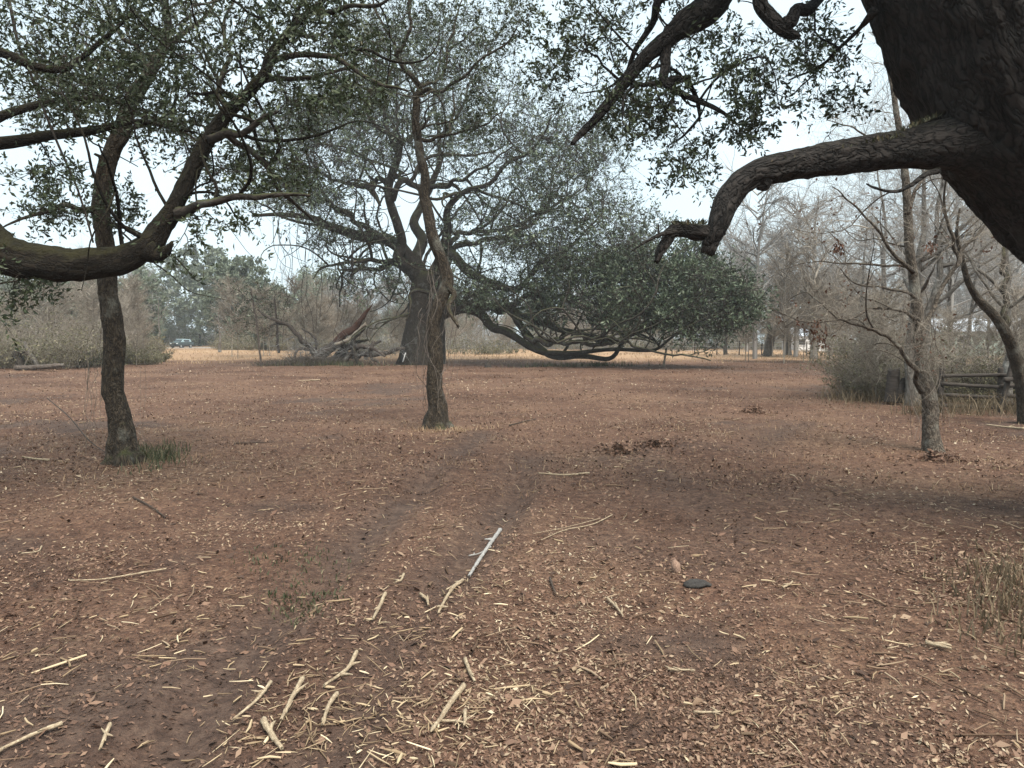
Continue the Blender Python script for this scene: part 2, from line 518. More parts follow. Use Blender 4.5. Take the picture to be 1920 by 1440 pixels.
def ground_mat():
    m, n, l, b = mat_new("red brown soil with litter")
    ge = n.new("ShaderNodeNewGeometry")
    pos = ge.outputs["Position"]
    a = noise(n, l, pos, 0.28, 5.0, 0.6)
    c = noise(n, l, pos, 1.4, 6.0, 0.65)
    f = noise(n, l, pos, 11.0, 6.0, 0.75)
    ff = noise(n, l, pos, 42.0, 4.0, 0.75)
    base = ramp(n, l, c.outputs["Fac"], [(0.32, (0.076, 0.042, 0.029)), (0.5, (0.133, 0.076, 0.052)), (0.68, (0.186, 0.114, 0.079))])
    fine = ramp(n, l, f.outputs["Fac"], [(0.34, (0.040, 0.022, 0.016)), (0.48, (0.119, 0.065, 0.046)), (0.60, (0.199, 0.119, 0.080)), (0.72, (0.318, 0.222, 0.148))])
    k1 = mixc(n, l, 0.62, base.outputs["Color"], fine.outputs["Color"])
    fl = ramp(n, l, ff.outputs["Fac"], [(0.36, (0.5, 0.5, 0.5)), (0.52, (1, 1, 1)), (0.66, (1.55, 1.5, 1.4))])
    k2 = n.new("ShaderNodeMixRGB"); k2.blend_type = 'MULTIPLY'; k2.inputs[0].default_value = 0.85
    l.new(k1.outputs["Color"], k2.inputs[1]); l.new(fl.outputs["Color"], k2.inputs[2])
    pr = ramp(n, l, a.outputs["Fac"], [(0.36, (0.70, 0.66, 0.64)), (0.5, (1.0, 1.0, 1.0)), (0.64, (1.22, 1.27, 1.22))])
    k3 = n.new("ShaderNodeMixRGB"); k3.blend_type = 'MULTIPLY'; k3.inputs[0].default_value = 1.0
    l.new(k2.outputs["Color"], k3.inputs[1]); l.new(pr.outputs["Color"], k3.inputs[2])
    # dry straw ground far out, damp churned soil in the wheel tracks
    st = n.new("ShaderNodeAttribute"); st.attribute_name = "straw"
    sc = ramp(n, l, f.outputs["Fac"], [(0.35, (0.29, 0.18, 0.105)), (0.65, (0.50, 0.345, 0.215))])
    k4 = mixc(n, l, st.outputs["Fac"], k3.outputs["Color"], sc.outputs["Color"])
    dm = n.new("ShaderNodeAttribute"); dm.attribute_name = "damp"
    dmf = math_n(n, l, 'MULTIPLY', dm.outputs["Fac"], 0.85)
    dc = ramp(n, l, f.outputs["Fac"], [(0.35, (0.046, 0.031, 0.026)), (0.65, (0.124, 0.086, 0.068))])
    k5 = mixc(n, l, dmf.outputs[0], k4.outputs["Color"], dc.outputs["Color"])
    l.new(k5.outputs["Color"], b.inputs["Base Color"])
    b.inputs["Roughness"].default_value = 0.95
    b.inputs["Specular IOR Level"].default_value = 0.2
    hs = math_n(n, l, 'ADD', f.outputs["Fac"], ff.outputs["Fac"])
    bp = n.new("ShaderNodeBump"); bp.inputs["Strength"].default_value = 0.9; bp.inputs["Distance"].default_value = 0.03
    l.new(hs.outputs[0], bp.inputs["Height"]); l.new(bp.outputs["Normal"], b.inputs["Normal"])
    return m


M['ground'] = ground_mat()

# ------------------------------------------------------------------ the ground
def axis_pts(lims, steps):
    out = [lims[0]]
    for a, b, s0, s1 in steps:
        x = a
        while x < b - 1e-6:
            t = (x - a) / (b - a)
            x += s0 + (s1 - s0) * t
            out.append(min(x, b))
    return np.unique(np.array(out))


ys = axis_pts([-60], [(-60, 1.5, 6.0, 0.3), (1.5, 9, 0.055, 0.09), (9, 22, 0.1, 0.22), (22, 60, 0.25, 0.9), (60, 160, 1.2, 6), (160, 230, 12, 30)])
xp = axis_pts([0], [(0, 5, 0.06, 0.095), (5, 14, 0.11, 0.32), (14, 50, 0.4, 1.6), (50, 120, 2.2, 8), (120, 220, 12, 30)])
xs = np.unique(np.concatenate([-xp, xp]))
X, Y = np.meshgrid(xs, ys)
gx, gy = X.ravel(), Y.ravel()
nx, ny = len(xs), len(ys)
gzv = gz(gx, gy, True)
ii = (np.arange(ny - 1)[:, None] * nx + np.arange(nx - 1)[None]).ravel()
gq = np.stack([ii, ii + 1, ii + nx + 1, ii + nx], 1)
straw = sstep(44, 54, gy + 6 * n2(gx, gy, 9, 21)) * (0.75 + 0.25 * n2(gx, gy, 4, 22)) * sstep(120, 95, gy)
straw = np.maximum(straw, 0.5 * sstep(24, 40, -gx) * sstep(26, 36, gy))
damp = damp_mask(gx, gy)
ground = mesh_np("ground", np.stack([gx, gy, gzv], 1), gq, M['ground'], attrs={"straw": straw, "damp": damp})
tag(ground, "reddish brown cleared soil with trampled leaf litter", kind="structure")


# ------------------------------------------------------------------ trees
def children_mesh(name, parts, mat, parent, kind=None):
    """parts: list of (V, [faces...], attrs dict)"""
    vs, fq, ft, at = [], [], [], {}
    off = 0
    for V, faces, a in parts:
        vs.append(V)
        for f in faces:
            if len(f) == 0: continue
            (fq if f.shape[1] == 4 else ft).append(f + off)
        for k, val in a.items():
            at.setdefault(k, []).append(val)
        off += len(V)
    if not vs: return None
    fl = []
    if fq: fl.append(np.vstack(fq))
    if ft: fl.append(np.vstack(ft))
    o = mesh_np(name, np.vstack(vs), fl, mat, parent, {k: np.concatenate(v) for k, v in at.items()})
    if kind: o["kind"] = kind
    return o


class Tree:
    def __init__(self, name, base, label, cat="tree", group=None, bark='bark_oak', twig='twig_dark', leaf='leaf_oak'):
        self.root = empty(name, base)
        tag(self.root, label, cat, group)
        self.bark, self.twig, self.leaf = M[bark], M[twig], M[leaf]
        self.N = np.zeros((60000, 3), np.float32); self.D = np.zeros((60000, 3), np.float32)
        self.Rd = np.zeros(60000, np.float32); self.owner = np.full(60000, -1, np.int32); self.ok = np.zeros(60000, np.float32)
        self.n = 0
        self.tw = []; self.load = []; self.par = []; self.pr = []
        self.seed = abs(hash(label)) % 97 if False else sum(map(ord, label)) % 97
        self.rscale = 1.0
        self.boughs = []

    def _add(self, pts, dirs, rad, own, pen=0.0):
        k = len(pts)
        s = slice(self.n, self.n + k)
        self.N[s] = pts; self.D[s] = dirs; self.Rd[s] = rad; self.owner[s] = own; self.ok[s] = pen
        self.n += k

    def limb(self, ctl, d, name="limb", sides=None, step=None, grow=True, flare=0.0, jag=0.0, gnarl=0.35, furrow=0.0, mat=None, label=None, rough=0.1, ffreq=9.0):
        """ctl: (px, py, radius px); d: (depth start, depth end) or list"""
        k = len(ctl)
        if np.isscalar(d): d = [d] * k
        elif len(d) == 2 and k != 2:
            t = np.linspace(0, 1, k); d = [d[0] + (d[1] - d[0]) * q for q in t]
        pts = np.array([P(c[0], c[1], dd) for c, dd in zip(ctl, d)])
        rad = np.array([c[2] * dd / F for c, dd in zip(ctl, d)]) * self.rscale
        return self.limb3(pts, rad, name, sides, step, grow, flare, jag, gnarl, furrow, mat, label, rough, ffreq)

    def limb3(self, pts, rad, name="limb", sides=None, step=None, grow=True, flare=0.0, jag=0.0, gnarl=0.35, furrow=0.0, mat=None, label=None, rough=0.1, ffreq=9.0):
        rm = float(np.max(rad))
        step = step or max(0.05, rm * 0.6)
        sides = sides or int(np.clip(6 + rm * 60, 6, 28))
        self.seed += 1
        p, r = catmull(pts, rad, step)
        nn = len(p)
        env = np.minimum(1, np.minimum(np.arange(nn), np.arange(nn)[::-1] + 2) / 6.0)
        for c in range(3):
            q = np.stack([np.arange(nn) * step / max(0.2, rm * 3.6), np.full(nn, self.seed * 3.7), np.full(nn, c * 9.1)], 1)
            p[:, c] += vnoise(q, self.seed) * np.minimum(r * 2.0, 0.4) * gnarl * env
        V, q, t, bc = tube(p, r, sides, rough, furrow, self.seed, flare, jag, ffreq)
        o = children_mesh(name, [(V, [q, t], {"bark": bc, "rnd": np.full(len(V), 0.5)})], mat or self.bark, self.root)
        if label: o["label"] = label
        if grow:
            dd = norm(np.gradient(p, axis=0))
            s0 = 1 if grow is True else int(len(p) * grow)
            self._add(p[s0:], dd[s0:], r[s0:], -1)
        return p, r

    def blobs(self, bl, mul=1.0):
        """bl: (px, py, rx px, ry px, depth, rdepth m, count)"""
        out = []
        for px, py, rx, ry, d, rd, n in bl:
            n = int(n * mul)
            s = rand_dirs(n) * (rng.random(n) ** 0.4)[:, None]
            for q in s:
                dd = d + q[1] * rd
                out.append(P(px + q[0] * rx * d / dd, py + q[2] * ry * d / dd, dd))
        return np.array(out)

    def sprout(self, n, l0, l1, r0, r1, up=0.25, K=14, rmin=0.05, wander=0.55, sides=5, zmin=1.2):
        """sinuous secondary boughs wandering out from the traced limbs"""
        for _ in range(n):
            ok = np.where((self.Rd[:self.n] > rmin))[0]
            j = int(rng.choice(ok))
            p = self.N[j].astype(float); d = self.D[j].astype(float)
            h = norm(norm(rng.normal(size=3) * np.array([1, 1, .7])) + d * .5 + np.array([0, 0, up]))
            Ls = rng.uniform(l0, l1); rs = min(rng.uniform(r0, r1), float(self.Rd[j]) * .75)
            pts = [p]; turn = norm(rng.normal(size=3))
            for k in range(K - 1):
                if rng.random() < .3: turn = norm(rng.normal(size=3))
                h = norm(h + turn * wander * rng.uniform(.3, 1) + np.array([0, 0, up * .12]))
                q = pts[-1] + h * Ls / (K - 1)
                if q[2] < zmin: h[2] = abs(h[2]); q = pts[-1] + h * Ls / (K - 1)
                pts.append(q)
            pts = np.array(pts)
            rr = rs * np.linspace(1, .28, K)
            V, q4 = tubes_batch(pts[None], rr[None], sides)
            self.boughs.append((V, [q4], {"bark": np.stack([V[:, 0], V[:, 1], V[:, 2]], 1), "rnd": np.full(len(V), .3)}))
            self._add(pts[1:], norm(np.gradient(pts, axis=0))[1:], rr[1:], -1)

    def grow(self, T, K=7, wob=0.07, curl=0.35, maxlen=None, minz=0.3):
        T = np.asarray(T)
        if self.n == 0: return
        base = self.N[:self.n].astype(float)
        dist = np.empty(len(T))
        for i in range(0, len(T), 400):
            dist[i:i + 400] = np.sqrt(((T[i:i + 400, None, :] - base[None]) ** 2).sum(2).min(1))
        for i in np.argsort(dist * rng.uniform(0.8, 1.25, len(T))):
            t = T[i].astype(np.float32)
            if t[2] < minz: continue
            df = t - self.N[:self.n]
            dd = np.sqrt(np.einsum('ij,ij->i', df, df))
            al = np.einsum('ij,ij->i', df, self.D[:self.n]) / (dd + 1e-6)
            cost = dd * (1.25 - 0.45 * al) + self.Rd[:self.n] * 1.5 + self.ok[:self.n]
            j = int(np.argmin(cost))
            p0 = self.N[j].astype(float); L = float(dd[j])
            if L < 0.05 or (maxlen and L > maxlen): continue
            d0 = self.D[j].astype(float)
            dirv = (t - p0) / L
            s = np.linspace(0, 1, K)[:, None]
            c1 = p0 + L * curl * norm(dirv * 0.6 + d0 * 0.7 + np.array([0, 0, 0.12]))
            c2 = t - L * curl * norm(dirv + rng.normal(size=3) * 0.4)
            p = (1 - s) ** 3 * p0 + 3 * (1 - s) ** 2 * s * c1 + 3 * (1 - s) * s ** 2 * c2 + s ** 3 * t
            w = rng.normal(size=(K, 3)) * wob * L * np.sin(np.pi * s)
            p = p + w
            di = norm(np.gradient(p, axis=0))
            own = len(self.tw)
            self.tw.append(p); self.load.append(1.0); self.par.append(self.owner[j]); self.pr.append(float(self.Rd[j]))
            if self.n + K < len(self.N):
                self._add(p[2:], di[2:], 0.004, own)

    def finish(self, r0=0.006, pw=0.45, sides=4, n2=4, l2=(0.25, 0.7), leaves=6, leaf_len=0.08, leaf_w=0.035, r2=0.003, droop=-0.05,
               leaf_mult=None, twig_sides=3, leaf_name="foliage", spread=0.9, bent=True):
        if self.boughs: children_mesh("boughs", self.boughs, self.bark, self.root, "stuff")
        T = len(self.tw)
        if T == 0: return
        X = np.array(self.tw); K = X.shape[1]
        load = np.array(self.load)
        for i in range(T - 1, -1, -1):
            if self.par[i] >= 0: load[self.par[i]] += load[i]
        rs = r0 * load ** pw
        rs = np.minimum(rs, np.maximum(0.85 * np.where(np.array(self.par) < 0, self.pr, 1e9), r0))
        for i in range(T):
            if self.par[i] >= 0: rs[i] = min(rs[i], rs[self.par[i]] * 0.9)
        re = np.maximum(r0 * 0.55, rs * 0.3)
        s = np.linspace(0, 1, K)
        RR = rs[:, None] * (1 - s)[None] + re[:, None] * s[None]
        big = rs > r0 * 3
        parts = []
        for msk, sd in ((big, sides + 2), (~big, sides)):
            V, q = tubes_batch(X[msk], RR[msk], sd)
            if len(V):
                parts.append((V, [q], {"rnd": np.repeat(rng.random(msk.sum()), K * sd)}))
        # short outer twigs
        tot = T * n2
        if tot:
            idx = np.repeat(np.arange(T), n2)
            f = rng.uniform(0.35, 1.0, tot) * (K - 1)
            i0 = np.minimum(f.astype(int), K - 2); fr = (f - i0)[:, None]
            b = X[idx, i0] * (1 - fr) + X[idx, i0 + 1] * fr
            dr = norm(X[idx, i0 + 1] - X[idx, i0])
            dr = norm(dr + rand_dirs(tot) * spread + np.array([0, 0, droop]))
            L = rng.uniform(l2[0], l2[1], tot)[:, None]
            e = b + dr * L; m = b + dr * L * 0.5 + rand_dirs(tot) * L * 0.1
            Y2 = np.stack([b, m, e], 1)
            if bent:
                V, q = tubes_batch(Y2, np.stack([np.full(tot, r2), np.full(tot, r2 * 0.8), np.full(tot, r2 * 0.45)], 1), twig_sides)
            else:
                V, q = tubes_batch(Y2[:, ::2], np.stack([np.full(tot, r2), np.full(tot, r2 * 0.45)], 1), twig_sides)
            parts.append((V, [q], {"rnd": np.repeat(rng.random(tot), (3 if bent else 2) * twig_sides)}))
        children_mesh("branches", parts, self.twig, self.root, "stuff")
        if leaves and tot:
            clm = np.clip(1.0 + 1.5 * vnoise(e / (leaf_len * 8.0), 61) + 0.6 * vnoise(e / (leaf_len * 3.5), 62), 0.08, 2.4)
            cnt = rng.poisson(leaves * clm * (leaf_mult(e) if leaf_mult is not None else 1.0))
            li = np.repeat(np.arange(tot), cnt)
            n = len(li)
            if n:
                ff = (1.08 - 0.95 * rng.random(n) ** 1.7)[:, None]
                C = Y2[li, 0] * (1 - ff) + Y2[li, 2] * ff + rand_dirs(n) * leaf_len * 0.25
                ax = norm(dr[li] * 0.5 + rand_dirs(n) * 0.9 + np.array([0, 0, 0.1]))
                ll = leaf_len * rng.uniform(0.55, 1.45, n)
                clr = np.clip(0.55 * np.repeat(rng.random(tot), cnt) + 0.45 * rng.random(n), 0, 1)
                V, t, rn = leaves_mesh(C, ax, ll, ll * leaf_w / leaf_len, seed_rnd=clr)
                children_mesh(leaf_name, [(V, [t], {"rnd": rn})], self.leaf, self.root, "stuff")


def gpt(px, py, d):
    p = P(px, py, d)
    p[2] = gz(p[0], p[1])[0]
    return p


# ---- the great live oak in the middle distance
D = 44.0
oak = Tree("live_oak", gpt(795, 684, D), "huge spreading live oak with thick trunk and low sweeping limbs in the clearing", "tree", leaf='leaf_big')
oak.limb([(793, 696, 42), (795, 660, 38), (797, 610, 34), (800, 565, 32), (803, 530, 29), (805, 510, 22)], D, "trunk", sides=40, step=0.3, grow=False, flare=0.12, furrow=0.06, ffreq=5)
L = oak.limb
oak.rscale = 0.8
L([(795, 540, 18), (770, 500, 17), (752, 469, 15), (725, 446, 14), (690, 438, 13), (655, 434, 11), (620, 425, 9), (580, 412, 7), (530, 405, 5), (478, 404, 3.5)], [44, 43.8, 43.4, 43, 42.4, 42, 41.4, 41, 40.2, 39.5], jag=0.2, gnarl=0.8)
L([(775, 515, 13), (756, 480, 12), (747, 425, 11), (738, 385, 10), (735, 350, 10), (743, 312, 9), (746, 277, 8), (730, 258, 5), (705, 238, 4.5), (690, 212, 4), (688, 186, 3.5), (670, 160, 3), (666, 130, 2)], [44, 43, 42, 41.5, 41, 41, 41, 40.5, 40, 39.6, 39.4, 39, 38.5], gnarl=0.9)
L([(744, 285, 6), (730, 248, 4.5), (722, 222, 4), (721, 190, 3), (713, 158, 2)], (41, 43), gnarl=0.9)
L([(746, 285, 6), (764, 262, 4.5), (790, 240, 3.5), (812, 205, 2.5), (820, 160, 1.6)], (41, 45), gnarl=0.9)
L([(795, 530, 15), (786, 470, 13), (781, 428, 11), (790, 385, 9), (812, 330, 7), (822, 270, 5), (812, 200, 4), (822, 130, 2.5), (830, 60, 1.5)], (44, 49), gnarl=0.8)
L([(737, 375, 7), (747, 350, 7), (765, 339, 7), (786, 350, 7), (806, 356, 6), (848, 343, 4.5), (885, 324, 3.5), (918, 306, 2.5), (960, 275, 1.5)], [41.4, 41, 41, 42, 43, 42, 41, 40, 39], gnarl=0.8)
L([(808, 520, 16), (826, 480, 12), (830, 430, 10), (838, 395, 8), (874, 359, 6), (921, 343, 5), (950, 310, 4.5), (991, 288, 3.5), (1020, 252, 2.5), (1034, 215, 1.5)], (44, 39), gnarl=0.8)
L([(815, 530, 18), (840, 487, 12), (862, 492, 11), (887, 510, 10), (920, 531, 9), (967, 535, 7), (1007, 507, 6), (1053, 477, 4.5), (1087, 447, 3), (1130, 400, 1.6)], (44, 40), gnarl=0.8)
L([(836, 500, 8), (848, 470, 7), (885, 456, 6), (936, 447, 5), (990, 425, 4), (1040, 385, 3), (1090, 355, 1.6)], (44, 48), gnarl=0.8)
L([(822, 490, 7), (850, 450, 6), (878, 437, 5), (947, 430, 4), (1010, 400, 3), (1060, 340, 2)], (44, 51), gnarl=0.8)
L([(818, 590, 19), (850, 578, 14), (897, 585, 11), (920, 613, 10), (953, 637, 9), (987, 655, 8), (1020, 667, 7), (1060, 668, 6), (1103, 662, 5), (1153, 657, 4.5), (1203, 660, 4), (1230, 658, 3.5), (1253, 640, 3), (1300, 600, 2)], (44, 36.5), gnarl=0.7)
L([(820, 575, 18), (860, 570, 13), (907, 575, 11), (953, 583, 10), (972, 610, 9), (993, 637, 8.5), (1010, 657, 8), (1030, 672, 7.5), (1058, 676, 7), (1103, 670, 6), (1147, 668, 5), (1173, 642, 4), (1210, 610, 3), (1260, 570, 2)], (44, 38), gnarl=0.7)
L([(905, 572, 9), (980, 585, 8), (1007, 610, 7.5), (1047, 617, 7), (1087, 627, 6), (1125, 640, 5), (1187, 630, 4), (1250, 600, 3), (1330, 560, 1.6)], (43, 40), gnarl=0.8)
L([(985, 630, 6), (1012, 641, 6), (1063, 641, 5.5), (1107, 649, 5), (1140, 646, 4.5), (1200, 615, 3.5), (1280, 575, 2)], (40, 36), gnarl=0.8)
L([(950, 575, 7), (1000, 555, 6), (1060, 560, 5), (1130, 540, 4), (1210, 520, 3), (1300, 510, 2)], (42.5, 42), gnarl=0.8)
L([(1090, 645, 5), (1130, 628, 4), (1180, 645, 3), (1230, 660, 2.5), (1290, 668, 2), (1333, 676, 1.4)], (37.5, 34), gnarl=0.8)
L([(780, 510, 9), (752, 489, 6), (717, 487, 5.5), (692, 485, 5), (663, 489, 4), (624, 495, 3), (600, 507, 2.4), (588, 522, 1.6)], (44, 39), gnarl=0.8)
L([(785, 520, 8), (749, 498, 6), (708, 501, 5), (660, 505, 4), (643, 515, 3), (640, 540, 2.4), (636, 575, 1.5)], (44, 46), gnarl=0.8)
L([(830, 590, 6), (815, 560, 5), (775, 548, 4), (770, 570, 3), (762, 600, 2)], (42.8, 41), gnarl=0.8)
L([(700, 440, 8), (672, 415, 6), (640, 395, 5), (600, 360, 4), (570, 320, 3), (540, 270, 2)], (42.6, 38), gnarl=0.9)
L([(742, 330, 7), (700, 345, 5), (670, 350, 4.5), (630, 342, 3.5), (590, 320, 2.8), (560, 300, 1.8)], (41, 46), gnarl=0.9)
L([(690, 352, 8), (702, 345, 9), (706, 368, 6), (712, 385, 3)], (41.5, 40.5), gnarl=0.5, jag=0.1)
oT = oak.blobs([(760, 170, 190, 130, 43, 8, 420), (600, 300, 140, 110, 41, 7, 330), (550, 375, 90, 45, 39, 5, 120), (900, 250, 170, 120, 44, 8, 440),
                (1060, 320, 130, 95, 43, 7, 330), (1110, 260, 80, 80, 43, 5, 110), (560, 220, 100, 90, 42, 6, 150), (960, 430, 150, 70, 42, 6, 330), (1150, 440, 110, 75, 41, 6, 260), (1085, 520, 70, 40, 40, 3.5, 130), (1160, 490, 70, 36, 40, 3.5, 130), (1245, 505, 65, 34, 38, 3, 130), (1325, 525, 60, 36, 37, 3, 130), (1385, 562, 42, 34, 36.5, 2.5, 90),
                (1350, 596, 52, 30, 36.5, 2.5, 100), (1265, 590, 60, 34, 37, 3, 130), (1185, 585, 60, 36, 38, 3, 120), (1115, 575, 60, 36, 39, 3, 100), (1220, 550, 110, 45, 38.5, 4, 190), (1040, 480, 70, 50, 41, 4, 130), (1300, 470, 40, 22, 38, 2, 40), (1020, 580, 40, 26, 41, 2, 60), (930, 555, 60, 36, 41, 3, 80), (1000, 530, 60, 36, 41, 3, 80),
                (1395, 535, 22, 14, 36.5, 1.5, 14), (1400, 590, 16, 12, 36, 1, 10), (1300, 628, 34, 10, 36, 1.5, 16), (1200, 455, 40, 24, 39, 2, 40), (880, 540, 70, 50, 42, 4, 90), (690, 520, 80, 40, 42, 4, 80),
                (800, 60, 190, 60, 44, 7, 170), (640, 440, 90, 40, 42, 5, 90), (680, 240, 110, 90, 42, 7, 200)])
oak.sprout(120, 3.0, 8.5, .05, .13)
oak.sprout(150, 1.6, 4.5, .025, .06, rmin=.03)
oak.grow(oT, K=7, maxlen=9, minz=1.35, wob=0.11)


def oak_dense(e):
    low = sstep(4.6, 3.2, e[:, 2] - 0.0) if False else sstep(7.0, 4.5, e[:, 2]) * sstep(2.0, 6.0, e[:, 0])
    return 0.68 + 0.6 * low


oak.finish(r0=0.014, pw=0.5, n2=4, l2=(0.5, 1.3), leaves=6.5, leaf_len=0.165, leaf_w=0.07, r2=0.012, droop=0.1, leaf_mult=oak_dense, bent=False, sides=3)

# ---- the slim oak in front of it, wrapped in vines
D = 13.3
mid = Tree("oak_tree", gpt(822, 806, D), "slim leaning oak with vine-tangled trunk standing before the great oak", "tree", bark='bark_young')
mid.rscale = 0.8
mid.limb([(824, 822, 27), (823, 795, 22), (823, 770, 19), (817, 740, 18), (812, 700, 17), (812, 660, 16.5), (815, 620, 16), (823, 588, 15), (831, 550, 15), (833, 515, 15), (824, 475, 13), (813, 440, 12), (805, 401, 12), (796, 365, 11), (797, 330, 10.5), (787, 299, 10), (781, 262, 9), (777, 219, 8), (781, 185, 8)], D, "trunk", sides=30, step=0.05, grow=0.72, flare=1.0, furrow=0.012, gnarl=0.25, ffreq=18)
L = mid.limb
L([(781, 190, 7), (783, 153, 6), (761, 124, 5), (743, 102, 5), (750, 84, 4.5), (768, 47, 4), (765, 0, 3.5), (775, -60, 2)], (D, D - 0.6), gnarl=0.9)
L([(782, 180, 5), (805, 168, 5), (823, 177, 4.5), (845, 162, 4), (867, 149, 3.5), (896, 113, 3), (947, 84, 2.3), (970, 50, 1.3)], (D, D - 1.2), gnarl=0.9)
L([(786, 165, 4), (806, 157, 3.5), (830, 137, 3), (841, 84, 2.6), (855, 40, 2.2), (868, -10, 1.5)], (D, D + 1), gnarl=0.9)
L([(745, 104, 4), (728, 66, 3), (703, 11, 2.4), (690, -40, 1.5)], (D - 0.2, D + .8), gnarl=0.9)
L([(781, 258, 5), (801, 262, 4.5), (837, 253, 3.5), (848, 225, 3), (852, 200, 2.4), (847, 160, 1.5)], (D, D + 0.6), gnarl=0.9)
L([(825, 258, 3), (859, 248, 2.6), (903, 237, 2), (940, 210, 1.2)], (D + .4, D - .6), gnarl=0.9)
L([(752, 110, 3.5), (735, 130, 2.6), (722, 160, 2), (690, 170, 1.3)], (D - .2, D - 1), gnarl=0.9)
L([(834, 530, 9), (850, 550, 7), (845, 580, 5), (858, 610, 3)], (D, D - .4), gnarl=0.9, jag=0.05)
mT = mid.blobs([(770, 60, 150, 80, 13.3, 1.7, 110), (880, 120, 100, 70, 13, 1.5, 70), (700, 160, 80, 60, 13.3, 1.4, 55), (880, 225, 70, 35, 13.3, 1, 30), (960, 40, 60, 60, 13, 1, 40), (640, 70, 60, 60, 13.4, 1, 30), (800, -60, 180, 40, 13.4, 1.5, 50)], 1.4)
mid.sprout(16, .8, 2.0, .012, .03, rmin=.02)
mid.grow(mT, K=6, maxlen=2.5)
mid.finish(r0=0.0035, n2=4, l2=(0.15, 0.4), leaves=4.6, leaf_len=0.062, leaf_w=0.026, r2=0.0018)

# ---- the old oak just outside the left edge, its mossy limb sagging into view
D = 7.0
lo = Tree("live_oak", gpt(-520, 1000, 6.6), "moss covered live oak limb sagging in from the left edge and rising again", "tree", bark='bark_moss')
lo.limb3(np.array([[-6.9, 6.9, -0.15], [-6.85, 6.9, 0.5], [-6.7, 6.9, 1.5], [-6.6, 6.9, 2.6], [-6.55, 6.95, 3.4], [-6.3, 7.1, 4.6], [-6.2, 7.3, 6.0]]), np.array([0.62, 0.55, 0.5, 0.5, 0.46, 0.36, 0.28]), "trunk", sides=40, step=0.12, grow=False, flare=0.35, furrow=0.03)
p0 = np.array([-6.5, 6.9, 2.9])
lim = [(-160, 385, 54), (-60, 430, 52), (0, 461, 50), (60, 480, 44), (130, 490, 39), (195, 490, 36), (245, 480, 34), (282, 452, 30), (305, 415, 26), (330, 375, 23), (365, 310, 20), (395, 262, 18), (430, 220, 16), (470, 178, 14), (497, 140, 12), (506, 105, 10), (530, 70, 9), (565, 32, 8), (600, 0, 7), (640, -50, 5)]
pts = np.vstack([p0, [P(a, b, D + 0.03 * i) for i, (a, b, c) in enumerate(lim)]])
rad = np.concatenate([[0.33], [c * (0.78 if i < 6 else 0.69) * D / F for i, (a, b, c) in enumerate(lim)]])
lo.limb3(pts, rad, "limb", sides=44, step=0.035, grow=0.35, furrow=0.016, gnarl=0.5, rough=0.09, ffreq=14, label="thick moss covered limb dipping low then rising right")
lo.limb([(275, 470, 22), (296, 470, 14), (312, 465, 9), (320, 458, 4)], 6.95, "broken_stub", sides=14, step=0.015, jag=0.05, grow=False)
L = lo.limb
M_oak = M['bark_oak']
L([(393, 262, 9), (420, 250, 8), (457, 246, 6), (490, 223, 5), (520, 210, 3)], (7.3, 7.0), mat=M_oak, gnarl=0.8)
L([(415, 245, 7), (440, 268, 6), (467, 293, 5.5), (500, 320, 5), (533, 360, 4), (560, 387, 3), (590, 417, 1.6)], (7.35, 8.2), mat=M_oak, gnarl=0.8)
L([(335, 400, 14), (345, 395, 10), (367, 383, 8), (417, 377, 7), (467, 367, 6), (520, 362, 4.5), (583, 367, 2.5)], (7.3, 6.6), mat=M_oak, gnarl=0.8)
L([(505, 118, 7), (525, 106, 6), (557, 98, 5.5), (604, 106, 5), (641, 120, 4.5), (677, 139, 4), (714, 157, 3.3), (765, 171, 2)], (7.5, 7.0), mat=M_oak, gnarl=0.8)
L([(497, 150, 6), (520, 148, 5), (550, 143, 4.5), (600, 147, 4), (640, 133, 3), (680, 120, 1.6)], (7.45, 8.3), mat=M_oak, gnarl=0.8)
L([(585, 18, 6), (610, 20, 5), (637, 15, 4.5), (703, 12, 3.5), (740, -10, 2)], (7.55, 7.0), mat=M_oak, gnarl=0.8)
L([(425, 225, 7), (415, 170, 5), (430, 120, 4), (420, 60, 3), (440, 0, 2)], (7.4, 8.4), mat=M_oak, gnarl=0.9)
L([(535, 65, 6), (560, 60, 5), (585, 75, 4), (610, 60, 2)], (7.5, 8.3), mat=M_oak, gnarl=0.9)
# more limbs of the same oak crossing the upper left corner
lo.limb3(np.vstack([[-6.4, 7.1, 4.2], [P(a, b, d) for a, b, d in [(-230, 300, 7.4), (-110, 300, 7.6), (0, 280, 7.8), (67, 264, 8), (133, 247, 8.2), (187, 232, 8.3), (240, 226, 8.4), (300, 240, 8.4), (370, 250, 8.3)]]]), np.array([.2, 0.1, .085, .068, .056, .05, .042, .03, .02, .01]), "limb", gnarl=0.8, grow=0.4)
lo.limb3(np.vstack([[-6.3, 7.2, 4.8], [P(a, b, d) for a, b, d in [(-180, 255, 7.8), (-60, 240, 8.2), (0, 218, 8.4), (50, 203, 8.6), (100, 190, 8.8), (150, 183, 8.9), (220, 192, 9), (290, 215, 9)]]]), np.array([.15, .07, .06, .05, .044, .038, .03, .022, .012]), "limb", gnarl=0.8, grow=0.4)
lo.limb3(np.vstack([[-6.25, 7.3, 5.2], [P(a, b, d) for a, b, d in [(-150, 60, 7.0), (0, 100, 7.2), (60, 125, 7.2), (120, 135, 7.3), (160, 115, 7.4), (210, 60, 7.4), (250, 20, 7.5)]]]), np.array([.15, .06, .045, .04, .034, .028, .02, .012]), "limb", gnarl=0.9, grow=0.3)
